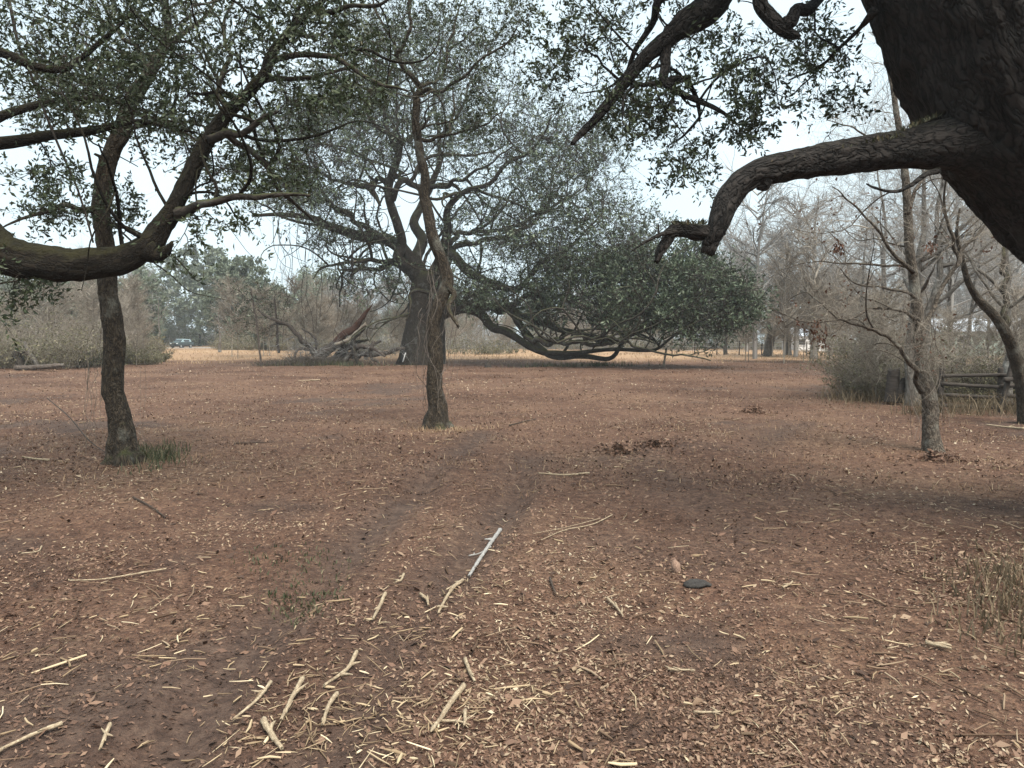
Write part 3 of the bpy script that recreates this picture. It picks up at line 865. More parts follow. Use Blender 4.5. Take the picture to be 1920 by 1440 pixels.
lT = lo.blobs([(70, 70, 150, 120, 7.4, 1.2, 110), (450, 50, 160, 80, 7.5, 1.1, 100), (620, 50, 110, 80, 7.4, 1.0, 60), (550, 190, 120, 70, 7.6, 1.0, 75), (500, 320, 110, 55, 7.6, 0.9, 70), (330, 150, 120, 120, 8.0, 1.0, 90),
               (80, 330, 90, 40, 8.0, .8, 30), (420, 420, 80, 25, 7.0, .5, 12), (20, 560, 50, 60, 7.0, .3, 14), (340, 490, 30, 30, 7.0, .2, 6), (250, 20, 150, 60, 7.8, 1, 60), (180, 200, 120, 60, 8.2, .8, 50), (420, -50, 350, 40, 7.6, 1.2, 90), (660, 170, 60, 40, 7.2, .7, 22)], 1.2)
lo.sprout(26, .8, 2.0, .01, .024, rmin=.015)
lo.grow(lT, K=6, maxlen=1.7)
lo.finish(r0=0.0024, n2=4, l2=(0.1, 0.3), leaves=5.2, leaf_len=0.055, leaf_w=0.022, r2=0.0014)

# ---- the slim oak standing behind that limb
D = 9.8
lt = Tree("oak_tree", gpt(228, 872, D), "slim upright oak with lichened bark and green tuft at its foot behind mossy limb", "tree", bark='bark_young')
lt.rscale = 0.84
lt.limb([(236, 892, 33), (231, 865, 30), (226, 840, 25), (222, 790, 23), (218, 740, 21.5), (221, 690, 21), (222, 640, 21), (215, 590, 20), (207, 550, 19.5), (203, 510, 19), (202, 470, 18), (198, 430, 17.5), (193, 385, 17), (203, 317, 16.5), (213, 283, 16), (230, 240, 15.5), (240, 200, 15), (253, 173, 14), (277, 140, 12), (300, 100, 10), (313, 50, 8), (307, 0, 7), (315, -60, 4)], D, "trunk", sides=36, step=0.04, grow=0.62, flare=1.0, furrow=0.012, gnarl=0.25, ffreq=17)
L = lt.limb
L([(195, 385, 10), (167, 390, 7), (130, 388, 6), (100, 393, 5), (60, 402, 4), (33, 412, 3), (0, 430, 1.6)], (D, D - .8), gnarl=0.8)
L([(198, 400, 9), (185, 350, 6), (190, 300, 5), (180, 290, 3)], (D, D - .2), gnarl=.6, jag=.04)
L([(240, 205, 8), (275, 215, 5), (320, 225, 4), (370, 235, 3), (400, 250, 1.6)], (D, D + .8), gnarl=0.9)
L([(215, 285, 8), (250, 235, 5), (300, 235, 4), (350, 250, 2.6), (390, 290, 1.5)], (D, D - .6), gnarl=0.9)
L([(280, 138, 8), (250, 90, 5), (215, 50, 4), (190, 0, 2.4)], (D, D + .7), gnarl=0.9)
L([(305, 90, 7), (350, 60, 4.5), (390, 20, 3), (410, -30, 2)], (D, D + .6), gnarl=0.9)
L([(252, 172, 8), (200, 160, 5), (150, 150, 4), (100, 120, 3), (60, 100, 2)], (D, D + 1), gnarl=0.9)
L([(198, 420, 8), (235, 425, 4), (270, 440, 3), (300, 470, 1.5)], (D, D + .5), gnarl=0.9)
L([(207, 552, 10), (190, 520, 7), (170, 505, 5), (120, 505, 4), (80, 525, 2.5), (40, 560, 1.4)], (D, D + .9), gnarl=0.8)
tT = lt.blobs([(250, 110, 170, 100, 9.8, 1.4, 150), (100, 180, 110, 90, 10, 1.2, 70), (330, 230, 110, 70, 9.8, 1.0, 70), (100, 400, 90, 30, 9.4, .8, 32), (230, 395, 40, 40, 9.8, .5, 22), (60, 520, 70, 50, 10.5, .6, 24), (300, -40, 200, 50, 9.8, 1.2, 50), (410, 320, 60, 50, 9.8, .7, 24)], 1.35)
lt.sprout(24, .9, 2.3, .012, .028, rmin=.018)
lt.grow(tT, K=6, maxlen=2.2)
lt.finish(r0=0.003, n2=4, l2=(0.12, 0.38), leaves=5.2, leaf_len=0.062, leaf_w=0.026, r2=0.0016)

# ---- the giant leaning oak at the right edge
D = 6.0
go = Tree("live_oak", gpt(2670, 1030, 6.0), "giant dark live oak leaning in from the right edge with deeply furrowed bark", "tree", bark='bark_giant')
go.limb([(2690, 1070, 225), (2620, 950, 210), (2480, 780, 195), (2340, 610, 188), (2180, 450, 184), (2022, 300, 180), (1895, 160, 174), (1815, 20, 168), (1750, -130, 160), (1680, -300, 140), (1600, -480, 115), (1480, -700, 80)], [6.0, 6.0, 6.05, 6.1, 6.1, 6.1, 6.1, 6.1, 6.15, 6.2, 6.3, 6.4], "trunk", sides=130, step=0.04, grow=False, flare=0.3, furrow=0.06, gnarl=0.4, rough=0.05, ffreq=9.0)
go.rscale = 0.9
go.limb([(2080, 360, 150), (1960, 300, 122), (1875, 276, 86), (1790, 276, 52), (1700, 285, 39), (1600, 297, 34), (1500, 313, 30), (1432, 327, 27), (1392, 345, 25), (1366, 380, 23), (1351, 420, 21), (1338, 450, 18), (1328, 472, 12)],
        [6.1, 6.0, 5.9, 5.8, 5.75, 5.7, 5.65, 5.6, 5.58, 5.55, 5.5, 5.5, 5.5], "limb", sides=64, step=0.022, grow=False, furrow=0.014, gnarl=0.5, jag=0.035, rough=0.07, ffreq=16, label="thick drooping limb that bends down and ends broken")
go.rscale = 1.0
go.limb([(1350, 425, 17), (1330, 433, 14), (1306, 433, 14), (1282, 430, 13), (1264, 436, 11.5), (1248, 462, 9.5), (1238, 480, 7.5), (1231, 490, 4)], (5.52, 5.4), "dead_branch", sides=20, step=0.012, grow=False, furrow=0.006, jag=0.02, rough=0.16, ffreq=30)
go.limb([(1270, 433, 6), (1248, 437, 4.5), (1225, 446, 3.2), (1205, 456, 2.3), (1182, 472, 1)], (5.42, 5.2), "twig", sides=8, step=0.02, grow=False)
go.limb([(1236, 446, 2), (1236, 432, 1.8), (1235, 420, 1.2)], 5.35, "twig", sides=6, step=0.01, grow=False)
go.limb([(1436, 338, 12), (1430, 348, 9), (1420, 352, 4)], 5.6, "broken_stub", sides=12, step=0.01, grow=False, jag=.01)
go.limb([(1425, 345, 3), (1405, 358, 2), (1390, 366, 1)], 5.55, "twig", sides=6, step=0.02, grow=False)
go.limb([(1760, 320, 6), (1735, 330, 5), (1705, 350, 4), (1680, 358, 3), (1640, 352, 2.4), (1625, 345, 1.4)], (5.75, 5.4), "twig", sides=7, step=0.02, grow=False)
L = go.limb
L([(1690, -270, 60), (1560, -200, 50), (1430, -120, 38), (1345, -45, 31), (1305, 14, 27), (1268, 46, 22), (1243, 78, 16), (1200, 122, 12), (1160, 172, 10), (1125, 220, 8), (1092, 254, 6), (1074, 270, 3)], [6.2, 6.6, 7, 7.2, 7.3, 7.35, 7.4, 7.4, 7.4, 7.3, 7.3, 7.2], "limb", sides=32, step=0.03, grow=0.5, furrow=0.01, gnarl=0.7, ffreq=18, label="dark limb hanging down from above in the top centre")
L([(1258, 55, 13), (1253, 85, 10), (1249, 115, 9.5), (1243, 150, 9), (1258, 165, 7), (1283, 178, 6), (1315, 190, 5), (1350, 210, 3.6), (1382, 232, 1.8)], (7.4, 7.0), sides=14, step=0.03, gnarl=0.8)
L([(1250, 155, 7), (1266, 146, 6), (1287, 142, 5.5), (1302, 165, 4.5), (1314, 195, 4), (1312, 228, 2)], (7.35, 7.6), sides=12, step=0.03, gnarl=0.8)
L([(1243, 155, 7), (1215, 155, 4), (1190, 165, 3), (1172, 185, 2.5), (1166, 225, 1.3)], (7.35, 7.0), gnarl=0.9)
L([(1312, 220, 3), (1280, 255, 2.2), (1250, 275, 1.3)], (7.6, 7.7), gnarl=0.9)
L([(1330, -60, 14), (1250, -10, 9), (1232, 40, 6), (1200, 90, 5), (1172, 138, 4), (1140, 165, 2), (1090, 175, 1.2)], (7.2, 7.9), gnarl=0.8)
L([(1560, -200, 30), (1470, -90, 20), (1437, -15, 14), (1450, 20, 14), (1473, 45, 13), (1490, 60, 8), (1498, 68, 4)], (6.6, 6.4), sides=18, step=0.03, gnarl=0.6, jag=0.02)
L([(1474, 42, 12), (1495, 30, 11), (1515, 15, 10), (1540, -15, 8), (1580, -70, 5)], (6.45, 6.9), sides=14, step=0.03, gnarl=0.7)
L([(1640, 20, 9), (1610, 55, 4), (1570, 95, 3), (1530, 125, 2.4), (1480, 150, 1.5)], (6.0, 7.2), gnarl=0.9, sides=8)
gT = go.blobs([(1120, 70, 90, 90, 7.5, .8, 60), (1210, 190, 110, 80, 7.5, .8, 85), (1320, 60, 60, 50, 7.6, .6, 24), (1430, 130, 100, 80, 7.0, .8, 75), (1530, 90, 70, 80, 7.0, .7, 48), (1280, 290, 70, 50, 7.5, .5, 24), (1040, 130, 50, 80, 7.6, .5, 30), (1560, 190, 60, 40, 6.9, .5, 18), (1400, 240, 60, 40, 7.2, .5, 18), (1250, -40, 200, 50, 7.3, .8, 50), (1330, 350, 40, 25, 7.2, .3, 5)], 1.5)
go.sprout(22, .5, 1.4, .007, .016, rmin=.012, up=-.05)
go.grow(gT, K=6, maxlen=1.6)
go.finish(r0=0.0024, n2=4, l2=(0.08, 0.26), leaves=5.2, leaf_len=0.05, leaf_w=0.02, r2=0.0013)
# resurrection ferns along the top of the limb
fb, fax, fl_ = [], [], []
for (xa, ya, xb, yb, n, d, rr) in ((1440, 302, 1700, 252, 300, 5.70, 0.07), (1690, 244, 1760, 215, 110, 5.75, 0.08), (1262, 418, 1322, 418, 90, 5.42, 0.02)):
    for _ in range(n):
        t = rng.random()
        fb.append(P(xa + (xb - xa) * t, ya + (yb - ya) * t + 4, d + rng.normal() * rr))
        fax.append([rng.normal() * 0.5, rng.normal() * 0.4, 1.0]); fl_.append(rng.uniform(0.012, 0.06))
fb = np.array(fb); fax = norm(np.array(fax)); fl_ = np.array(fl_)
V, t, rn = leaves_mesh(fb, fax, fl_, fl_ * 0.28)
children_mesh("fern", [(V, [t], {"rnd": rn})], M['fern'], go.root, "stuff")

# ---- the slim bare tree at the right
D = 10.6
rt = Tree("bare_tree", gpt(1747, 855, D), "slim bare tree with dead leaf clusters on long left branches beside rail fence", "tree", bark='bark_tan', twig='twig_brown', leaf='leaf_brown')
rt.rscale = 0.78
rt.limb([(1750, 872, 24), (1747, 845, 18), (1744, 800, 17), (1741, 770, 17), (1736, 735, 16), (1730, 690, 14), (1725, 640, 13), (1721, 580, 12), (1716, 520, 11), (1708, 460, 10), (1703, 400, 9), (1698, 330, 8), (1690, 250, 6.5), (1672, 160, 5), (1650, 60, 3.5), (1640, -40, 2)], (D, D + 0.7), "trunk", sides=24, step=0.05, grow=0.3, flare=0.9, furrow=0.008, gnarl=0.3, ffreq=20)
L = rt.limb
L([(1728, 735, 8), (1718, 700, 6), (1709, 677, 5.5), (1687, 653, 5), (1653, 623, 4), (1627, 613, 3.6), (1587, 603, 3), (1553, 602, 2.5), (1513, 604, 2), (1480, 593, 1.6), (1443, 578, 1)], (D, D - 1.5), gnarl=0.9)
L([(1722, 600, 6), (1703, 587, 4), (1673, 577, 3.4), (1640, 575, 3), (1613, 587, 2.6), (1587, 604, 2), (1557, 628, 1.2)], (D + .2, D - .8), gnarl=0.9)
L([(1719, 560, 5), (1700, 550, 3.4), (1640, 537, 2.6), (1600, 527, 1.8), (1570, 500, 1)], (D + .2, D - .4), gnarl=0.9)
L([(1714, 505, 5), (1693, 500, 3), (1640, 495, 2.6), (1573, 493, 2), (1527, 490, 1.2), (1470, 505, .9)], (D + .3, D + .9), gnarl=0.9)
L([(1712, 510, 6), (1693, 495, 5), (1673, 470, 4), (1640, 427, 3), (1605, 385, 2.4), (1560, 350, 1.4)], (D + .3, D - .5), gnarl=0.9)
L([(1724, 640, 8), (1745, 590, 6), (1772, 540, 5.5), (1798, 485, 5), (1820, 450, 4), (1850, 415, 3), (1890, 370, 2)], (D + .2, D + 1), gnarl=0.8)
L([(1798, 487, 5), (1785, 440, 4), (1772, 380, 3), (1775, 330, 2)], (D + .7, D + .2), gnarl=0.8)
L([(1703, 400, 5), (1720, 350, 4), (1750, 290, 3), (1760, 220, 2)], (D + .4, D + 1), gnarl=0.8)
L([(1694, 300, 4), (1660, 270, 3), (1600, 240, 2), (1550, 225, 1)], (D + .5, D - .3), gnarl=0.9)
rT = rt.blobs([(1600, 560, 110, 70, 10.3, .9, 60), (1560, 420, 110, 80, 10.6, 1, 60), (1720, 420, 90, 80, 10.9, 1, 50), (1600, 250, 110, 100, 10.9, 1, 60), (1690, 100, 100, 90, 11, 1, 40), (1840, 420, 60, 60, 11.3, .7, 30), (1690, 620, 60, 60, 10.6, .7, 70), (1745, 650, 50, 60, 10.6, .6, 50), (1520, 600, 50, 30, 9.5, .4, 14)])
rt.sprout(20, .8, 2.0, .008, .018, rmin=.012)
rt.grow(rT, K=6, maxlen=2.5)
rt.finish(r0=0.0026, n2=6, l2=(0.15, 0.5), leaves=0.12, leaf_len=0.05, leaf_w=0.03, r2=0.0014)
lc, la = [], []
for (a, b, r, n) in ((1530, 618, 12, 70), (1572, 462, 9, 55), (1745, 462, 7, 30), (1497, 605, 6, 12), (1545, 640, 8, 20), (1463, 595, 5, 8)):
    for _ in range(n):
        q = rng.normal(size=2) * r * 0.7
        lc.append(P(a + q[0], b + q[1] * 1.2, 9.4 + rng.normal() * 0.06)); la.append([rng.normal() * .4, rng.normal() * .4, -1])
lc = np.array(lc); la = norm(np.array(la)); ll = rng.uniform(0.03, 0.06, len(lc))
V, t, rn = leaves_mesh(lc, la, ll, ll * 0.55)
children_mesh("dead_leaves", [(V, [t], {"rnd": rn})], M['leaf_brown'], rt.root, "stuff")


# ------------------------------------------------------------------ generic background trees
def bare_tree(name, base, h, r, label, lean=0.0, fork=0.35, spread=0.3, n=160, group=None, bark='bark_grey', twig='twig_grey', leaf='leaf_brown',
              nstem=1, leaves=0, leaf_len=0.09, detail=1.0, crown_lo=0.35, dens=5, r0=0.008):
    t = Tree(name, base, label, "tree", group, bark=bark, twig=twig, leaf=leaf)
    base = np.asarray(base, float)
    for s in range(nstem):
        a = rng.uniform(0, 6.28)
        off = np.array([math.cos(a), math.sin(a), 0]) * (r * 1.5 if nstem > 1 else 0)
        ln = np.array([lean, 0, 0]) + (np.array([math.cos(a), math.sin(a) * 0.6, 0]) * 0.16 if nstem > 1 else 0)
        hs = h * rng.uniform(0.85, 1.0)
        k = 7
        z = np.linspace(0, 1, k)
        pts = base + off + np.stack([ln[0] * hs * z + rng.normal(size=k) * 0.012 * hs * z, ln[1] * hs * z + rng.normal(size=k) * 0.012 * hs * z, hs * z * 0.92 - 0.12 * (z == 0)], 1)
        rad = r * (1 - 0.88 * z ** 0.8) * (1 if s == 0 else 0.75)
        p, _ = t.limb3(pts, rad, "trunk", sides=9, step=max(0.25, h / 40), grow=fork * 0.8, flare=0.25, gnarl=0.5)
        for q in range(int(3 + 4 * detail)):
            f = rng.uniform(fork, 0.85); i = int(f * (len(p) - 1)); b = p[i]
            aa = rng.uniform(0, 6.28); ll_ = h * spread * rng.uniform(0.6, 1.15) * (1.15 - f * 0.6)
            dv = np.array([math.cos(aa), math.sin(aa), 0])
            up = rng.uniform(0.35, 1.1)
            c = np.array([b, b + dv * ll_ * .3 + [0, 0, ll_ * .25 * up], b + dv * ll_ * .65 + [0, 0, ll_ * .65 * up], b + dv * ll_ + [0, 0, ll_ * 1.05 * up]])
            c[1:] += rng.normal(size=(3, 3)) * ll_ * 0.05
            rb = r * (1 - 0.85 * f) * 0.55
            t.limb3(c, np.array([rb, rb * .75, rb * .45, rb * .2]), "limb", sides=6, step=max(0.25, ll_ / 8), gnarl=0.8)
    q = rand_dirs(n) * (rng.random(n) ** 0.35)[:, None]
    cz = h * (crown_lo + 1.02) / 2; rz = h * (1.05 - crown_lo) / 2
    T = base + np.array([lean * h * 0.6, 0, cz]) + q * np.array([h * spread * 1.15, h * spread * 1.15, rz])
    t.grow(T, K=5, maxlen=h * 0.5)
    t.finish(r0=r0, n2=dens, l2=(0.3 * h / 10, 0.95 * h / 10), leaves=leaves, leaf_len=leaf_len, leaf_w=leaf_len * 0.55, r2=r0 * 0.6, sides=3, spread=0.7, droop=0.12, bent=False)
    return t


# individually visible bare trees on the right
BT = [  # px, base py, depth, top py, radius px, lean, stems, label
    (1712, 735, 17, 120, 14, -0.02, 2, "stout pale grey bare tree with twin stems rising behind the slim right hand tree"),
    (1888, 760, 16.5, 60, 10, -0.02, 1, "bare grey tree standing at the right edge behind the rail fence"),
    (1525, 672, 52, 330, 6.5, 0.0, 1, "tall thin bare tree with dark ball of twigs under the drooping oak limb"),
    (1432, 668, 58, 400, 6, 0.06, 2, "bare forked pale tree just right of the great oak's green tip"),
    (1480, 668, 60, 420, 5, -0.05, 1, "bare tree between the forked pale tree and the tall thin one"),
    (1610, 690, 34, 330, 6, 0.03, 1, "bare tree just left of the olive shrubs on the right"),
    (1655, 690, 36, 200, 7, -0.04, 1, "tall bare tree whose crown shows above the drooping oak limb"),
    (1800, 700, 30, 260, 6, 0.05, 2, "bare grey double tree in front of the pale metal roof"),
    (1360, 668, 62, 470, 4, -0.04, 1, "small bare tree behind the tip of the great oak's lowest limb"),
]
for (a, b, d, top, rp, ln, ns, lab) in BT:
    base = gpt(a, b, d)
    h = (P(a, top, d) - base)[2]
    bare_tree("bare_tree", base, h, rp * d / F, lab, lean=ln, nstem=ns, n=int(260), spread=0.26 if h > 6 else 0.3, detail=1.0, dens=9, group="bare hardwoods on the right", r0=0.0035 + 0.00012 * d, fork=0.3)
# leaning dark stem at far right
rl = Tree("bare_tree", gpt(1912, 790, 14), "dark leaning bare tree bending left above the rail fence", "tree", bark='bark_young', twig='twig_brown')
rl.limb([(1925, 800, 13), (1918, 720, 12), (1905, 660, 11), (1887, 627, 10), (1853, 583, 8), (1822, 540, 6), (1808, 500, 5), (1795, 440, 3), (1800, 390, 1.6)], (14, 13), "trunk", sides=14, step=0.06, gnarl=0.2, flare=0.3)
rl.limb([(1885, 625, 6), (1890, 560, 5), (1880, 490, 4), (1890, 420, 2)], (13.8, 14.5), gnarl=.8)
rl.grow(rl.blobs([(1830, 440, 70, 70, 13.4, .9, 40), (1880, 540, 50, 70, 14, .8, 40)]), K=6, maxlen=2)
rl.finish(r0=0.003, n2=6, l2=(.2, .5), leaves=0)

# evergreens and snags on the left
def leafy_tree(name, base, h, r, label, spread=0.38, n=150, leaves=10, leaf_len=0.22, leaf='leaf_far', crown_lo=0.2, group=None, dens=5, lean=0.0, twig='twig_dark', nstem=1):
    return bare_tree(name, base, h, r, label, lean=lean, fork=0.2, spread=spread, n=n, group=group, bark='bark_oak', twig=twig, leaf=leaf, leaves=leaves, leaf_len=leaf_len, crown_lo=crown_lo, dens=dens, detail=0.6, r0=0.01, nstem=nstem)


for (a, b, d, top, sp, lab) in [(262, 664, 84, 505, 0.30, "dark rounded evergreen just right of the mossy limb's slim oak"), (375, 656, 152, 472, 0.42, "tallest rounded evergreen above the parked car"),
                                (458, 662, 96, 486, 0.36, "rounded evergreen at the right end of the left hand group"), (520, 664, 84, 545, 0.36, "small evergreen behind the leaning dark pole"),
                                (60, 668, 76, 540, 0.45, "evergreen at the far left edge behind grey brush"), (150, 668, 80, 520, 0.42, "evergreen just left of the slim oak trunk")]:
    base = gpt(a, b, d); h = (P(a, top, d) - base)[2]
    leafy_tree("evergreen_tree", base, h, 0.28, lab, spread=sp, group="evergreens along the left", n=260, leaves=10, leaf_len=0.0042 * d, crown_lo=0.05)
for (a, b, d, top, rp, lab) in [(300, 660, 70, 520, 3, "pale broken snag left of the parked car"), (412, 660, 72, 560, 3.2, "pale dead tree right of the parked car"), (270, 672, 60, 560, 2.5, "thin bare sapling tree beside the slim oak trunk")]:
    base = gpt(a, b, d); h = (P(a, top, d) - base)[2]
    bare_tree("dead_tree", base, h, rp * d / F, lab, n=60, spread=0.2, dens=4, r0=0.01)


# ------------------------------------------------------------------ brush, far wood, shrubs
def brush_parts(centres, radii, heights, n_each, r0, leaf_n=0, leaf_len=0.1, bend=0.35, K=4):
    """arching stems from the ground; returns stem batch and leaf arrays"""
    C = np.repeat(np.asarray(centres, float), n_each, axis=0)
    Rr = np.repeat(np.asarray(radii, float), n_each); H = np.repeat(np.asarray(heights, float), n_each)
    n = len(C)
    a = rng.uniform(0, 6.28, n); q = np.sqrt(rng.random(n))
    b = C + np.stack([np.cos(a) * q * Rr, np.sin(a) * q * Rr, np.zeros(n)], 1)
    hh = H * rng.uniform(0.35, 1.0, n) * (1.05 - 0.45 * q)
    lean = norm(np.stack([np.cos(a), np.sin(a), np.zeros(n)], 1) + rng.normal(size=(n, 3)) * [0.8, 0.8, 0])
    Xs = []
    for k in range(K):
        s = k / (K - 1)
        Xs.append(b + lean * (hh * bend * s ** 1.8)[:, None] * rng.uniform(0.5, 1.5, n)[:, None] + np.array([0, 0, 1.0]) * (hh * s * (1 - 0.25 * s * rng.random(n)))[:, None] + rng.normal(size=(n, 3)) * (0.09 * hh * s)[:, None])
    X = np.stack(Xs, 1)
    RR = r0 * np.linspace(1, 0.4, K)[None] * rng.uniform(0.6, 1.6, n)[:, None]
    return X, RR


def brush_object(name, centres, radii, heights, n_each, r0, twig, label=None, cat=None, group=None, kind=None, leaf=None, leaf_per=0, leaf_len=0.1, sub=3, bend=0.35):
    X, RR = brush_parts(centres, radii, heights, n_each, r0, bend=bend)
    n, K, _ = X.shape
    parts = []
    V, q = tubes_batch(X, RR, 3)
    parts.append((V, [q], {"rnd": np.repeat(rng.random(n), K * 3)}))
    # side twigs
    idx = np.repeat(np.arange(n), sub); m = len(idx)
    f = rng.uniform(0.6, K - 1.01, m); i0 = f.astype(int); fr = (f - i0)[:, None]
    b = X[idx, i0] * (1 - fr) + X[idx, i0 + 1] * fr
    hl = np.linalg.norm(X[idx, -1] - X[idx, 0], axis=1)
    dr = norm(norm(X[idx, i0 + 1] - X[idx, i0]) * 0.6 + rand_dirs(m) * 0.8)
    e = b + dr * (hl * rng.uniform(0.10, 0.34, m))[:, None]
    Y2 = np.stack([b, (b + e) / 2 + rand_dirs(m) * (hl * 0.02)[:, None], e], 1)
    V, q = tubes_batch(Y2[:, ::2], np.stack([np.full(m, r0 * 0.6), np.full(m, r0 * 0.3)], 1), 3)
    parts.append((V, [q], {"rnd": np.repeat(rng.random(m), 6)}))
    lp = None
    if leaf_per:
        cnt = rng.poisson(leaf_per, m); li = np.repeat(np.arange(m), cnt); k = len(li)
        ff = rng.random(k)[:, None]
        C = b[li] * (1 - ff) + e[li] * ff + rand_dirs(k) * leaf_len * 0.5
        ll = leaf_len * rng.uniform(0.6, 1.3, k)
        lp = leaves_mesh(C, rand_dirs(k), ll, ll * 0.5)
    if kind == "stuff":
        o = children_mesh(name, parts, M[twig], None)
        tag(o, label, cat, group, kind)
        if lp is not None:
            children_mesh("leaves", [(lp[0], [lp[1]], {"rnd": lp[2]})], M[leaf], o, "stuff")
        return o
    root = empty(name, np.mean(np.asarray(centres), axis=0))
    tag(root, label, cat, group)
    children_mesh("stems", parts, M[twig], root, "stuff")
    if lp is not None:
        children_mesh("foliage", [(lp[0], [lp[1]], {"rnd": lp[2]})], M[leaf], root, "stuff")
    return root


def along(pxs, depth, n, jit=3.0):
    out = []
    for _ in range(n):
        a = rng.uniform(*pxs); d = depth + rng.normal() * jit
        p = gpt(a, 660, d); out.append(p)
    return out


# far woodland as one mass: templates of bare and leafy trees repeated in one mesh
def template(h, leafy, seed):
    X = []; RRs = []
    n = 34 if not leafy else 22
    base = np.zeros(3)
    K = 4
    trunk = np.array([[0, 0, -0.3], [rng.normal() * .2, rng.normal() * .2, h * .33], [rng.normal() * .4, rng.normal() * .4, h * .66], [rng.normal() * .5, rng.normal() * .5, h * .97]])
    X.append(trunk); RRs.append(np.array([.2, .15, .1, .03]) * h / 12)
    for _ in range(n):
        f = rng.uniform(.25, .95); z = f * h
        a = rng.uniform(0, 6.28); l = h * .3 * rng.uniform(.5, 1.1) * (1.2 - .7 * f)
        b = np.array([0, 0, z]); dv = np.array([math.cos(a), math.sin(a), rng.uniform(.2, 1.2)])
        br = np.array([b, b + dv * l * .33, b + dv * l * .66 + rng.normal(size=3) * .2, b + dv * l + rng.normal(size=3) * .3])
        X.append(br); RRs.append(np.array([.07, .05, .035, .015]) * h / 12)
        for _ in range(22 if not leafy else 6):
            g = rng.uniform(.25, 1); c = b + dv * l * g
            dd = norm(dv + rng.normal(size=3) * .8) * h * rng.uniform(.05, .17)
            X.append(np.array([c, c + dd * .35, c + dd * .7, c + dd]) + rng.normal(size=(4, 3)) * .05); RRs.append(np.array([.02, .016, .013, .008]))
    V, q = tubes_batch(np.array(X), np.array(RRs), 3)
    rn = np.repeat(rng.random(len(X)), K * 3)
    lv = None
    if leafy:
        e = np.array([x[-1] for x in X[1:]] + [x[2] for x in X[1:]])
        li = np.repeat(np.arange(len(e)), 11)
        C = e[li] + rng.normal(size=(len(li), 3)) * h * .05
        ll = rng.uniform(.25, .5, len(li))
        lv = leaves_mesh(C, rand_dirs(len(li)), ll, ll * .55)
    return V, q, rn, lv


TB = [template(12, False, i) for i in range(4)]
TL = [template(11, True, i) for i in range(3)]


def tpl_mesh(tpl, tw='twig_grey'):
    V, q, rn, lv = tpl
    o = children_mesh("tree", [(V, [q], {"rnd": rn})], M[tw], None)
    me = o.data; bpy.data.objects.remove(o)
    ml = None
    if lv is not None:
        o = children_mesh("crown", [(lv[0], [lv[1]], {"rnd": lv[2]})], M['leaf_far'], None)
        ml = o.data; bpy.data.objects.remove(o)
    return me, ml


def thin(tpl):
    V, q, rn, lv = tpl
    V = V.copy()
    k = V[:12]; c = k.reshape(4, 3, 3).mean(1, keepdims=True)
    V[:12] = (c + (k.reshape(4, 3, 3) - c) * .38).reshape(-1, 3)
    return V, q, rn, lv


TS = [tpl_mesh(thin(t), 'twig_brown') for t in TB]
TB = [tpl_mesh(t) for t in TB]
TL = [tpl_mesh(t) for t in TL]


def brush_tpl(h, tw, lf, lper):
    X, RR = brush_parts([np.zeros(3)], [1.3], [h], 90, .014)
    o = brush_object("brush", [np.zeros(3), np.array([.8, .3, 0.]), np.array([-.9, -.2, 0.])], [1.2, 1.0, 1.0], [h, h * .8, h * .65], 46, .014, tw, "x", kind="stuff", leaf=lf, leaf_per=lper, leaf_len=.2, sub=4)
    ch = [c for c in bpy.data.objects if c.parent == o]
    me = o.data; ml = ch[0].data if ch else None
    for c in ch: bpy.data.objects.remove(c)
    bpy.data.objects.remove(o)
    return me, ml


def wood(name, items, label, cat="woodland", nm="tree"):
    root = empty(name, items[0][1]); tag(root, label, cat, kind="stuff")
    loc0 = np.array(root.location)
    for ((me, ml), p, s) in items:
        o = bpy.data.objects.new(nm, me); COL.objects.link(o); o.parent = root
        o.location = tuple(float(v) for v in (np.asarray(p) - loc0)); o.rotation_euler = (0, 0, rng.uniform(0, 6.28)); o.scale = (s, s, s * rng.uniform(.85, 1.15))
        if ml is not None:
            c = bpy.data.objects.new("crown", ml); COL.objects.link(c); c.parent = o


BR = {'tan': [brush_tpl(3.0, 'twig_brown', 'leaf_olive', 1.5) for _ in range(3)], 'grey': [brush_tpl(3.0, 'twig_grey', 'leaf_olive', 0.8) for _ in range(3)]}
for (px, dp, dj, n, sc_, kd, lab) in [((-260, 285), 70, 7, 60, 1.0, 'tan', "tan and olive thicket along the back left of the clearing"), ((420, 700), 86, 6, 46, .8, 'tan', "brown thicket behind the fallen limb"), ((230, 520), 172, 10, 70, 2.0, 'grey', "hazy thicket beyond the parked car"),
                                  ((560, 1500), 90, 7, 110, .95, 'grey', "grey tangled thicket behind the great oak"), ((1480, 2300), 66, 8, 90, .85, 'tan', "olive brown thicket behind the far fence on the right")]:
    it = []
    for _ in range(n):
        a = rng.uniform(*px); d = dp + rng.uniform(-1, 1) * dj
        if 1700 < a < 2020: d = rng.uniform(74, 84)
        elif 1455 < a < 1575: d = rng.uniform(114, 124)
        it.append((BR[kd][rng.integers(3)], gpt(a, 660, d), sc_ * rng.uniform(.55, 1.3)))
    wood("far_brush", it, lab, "thicket", "bush")
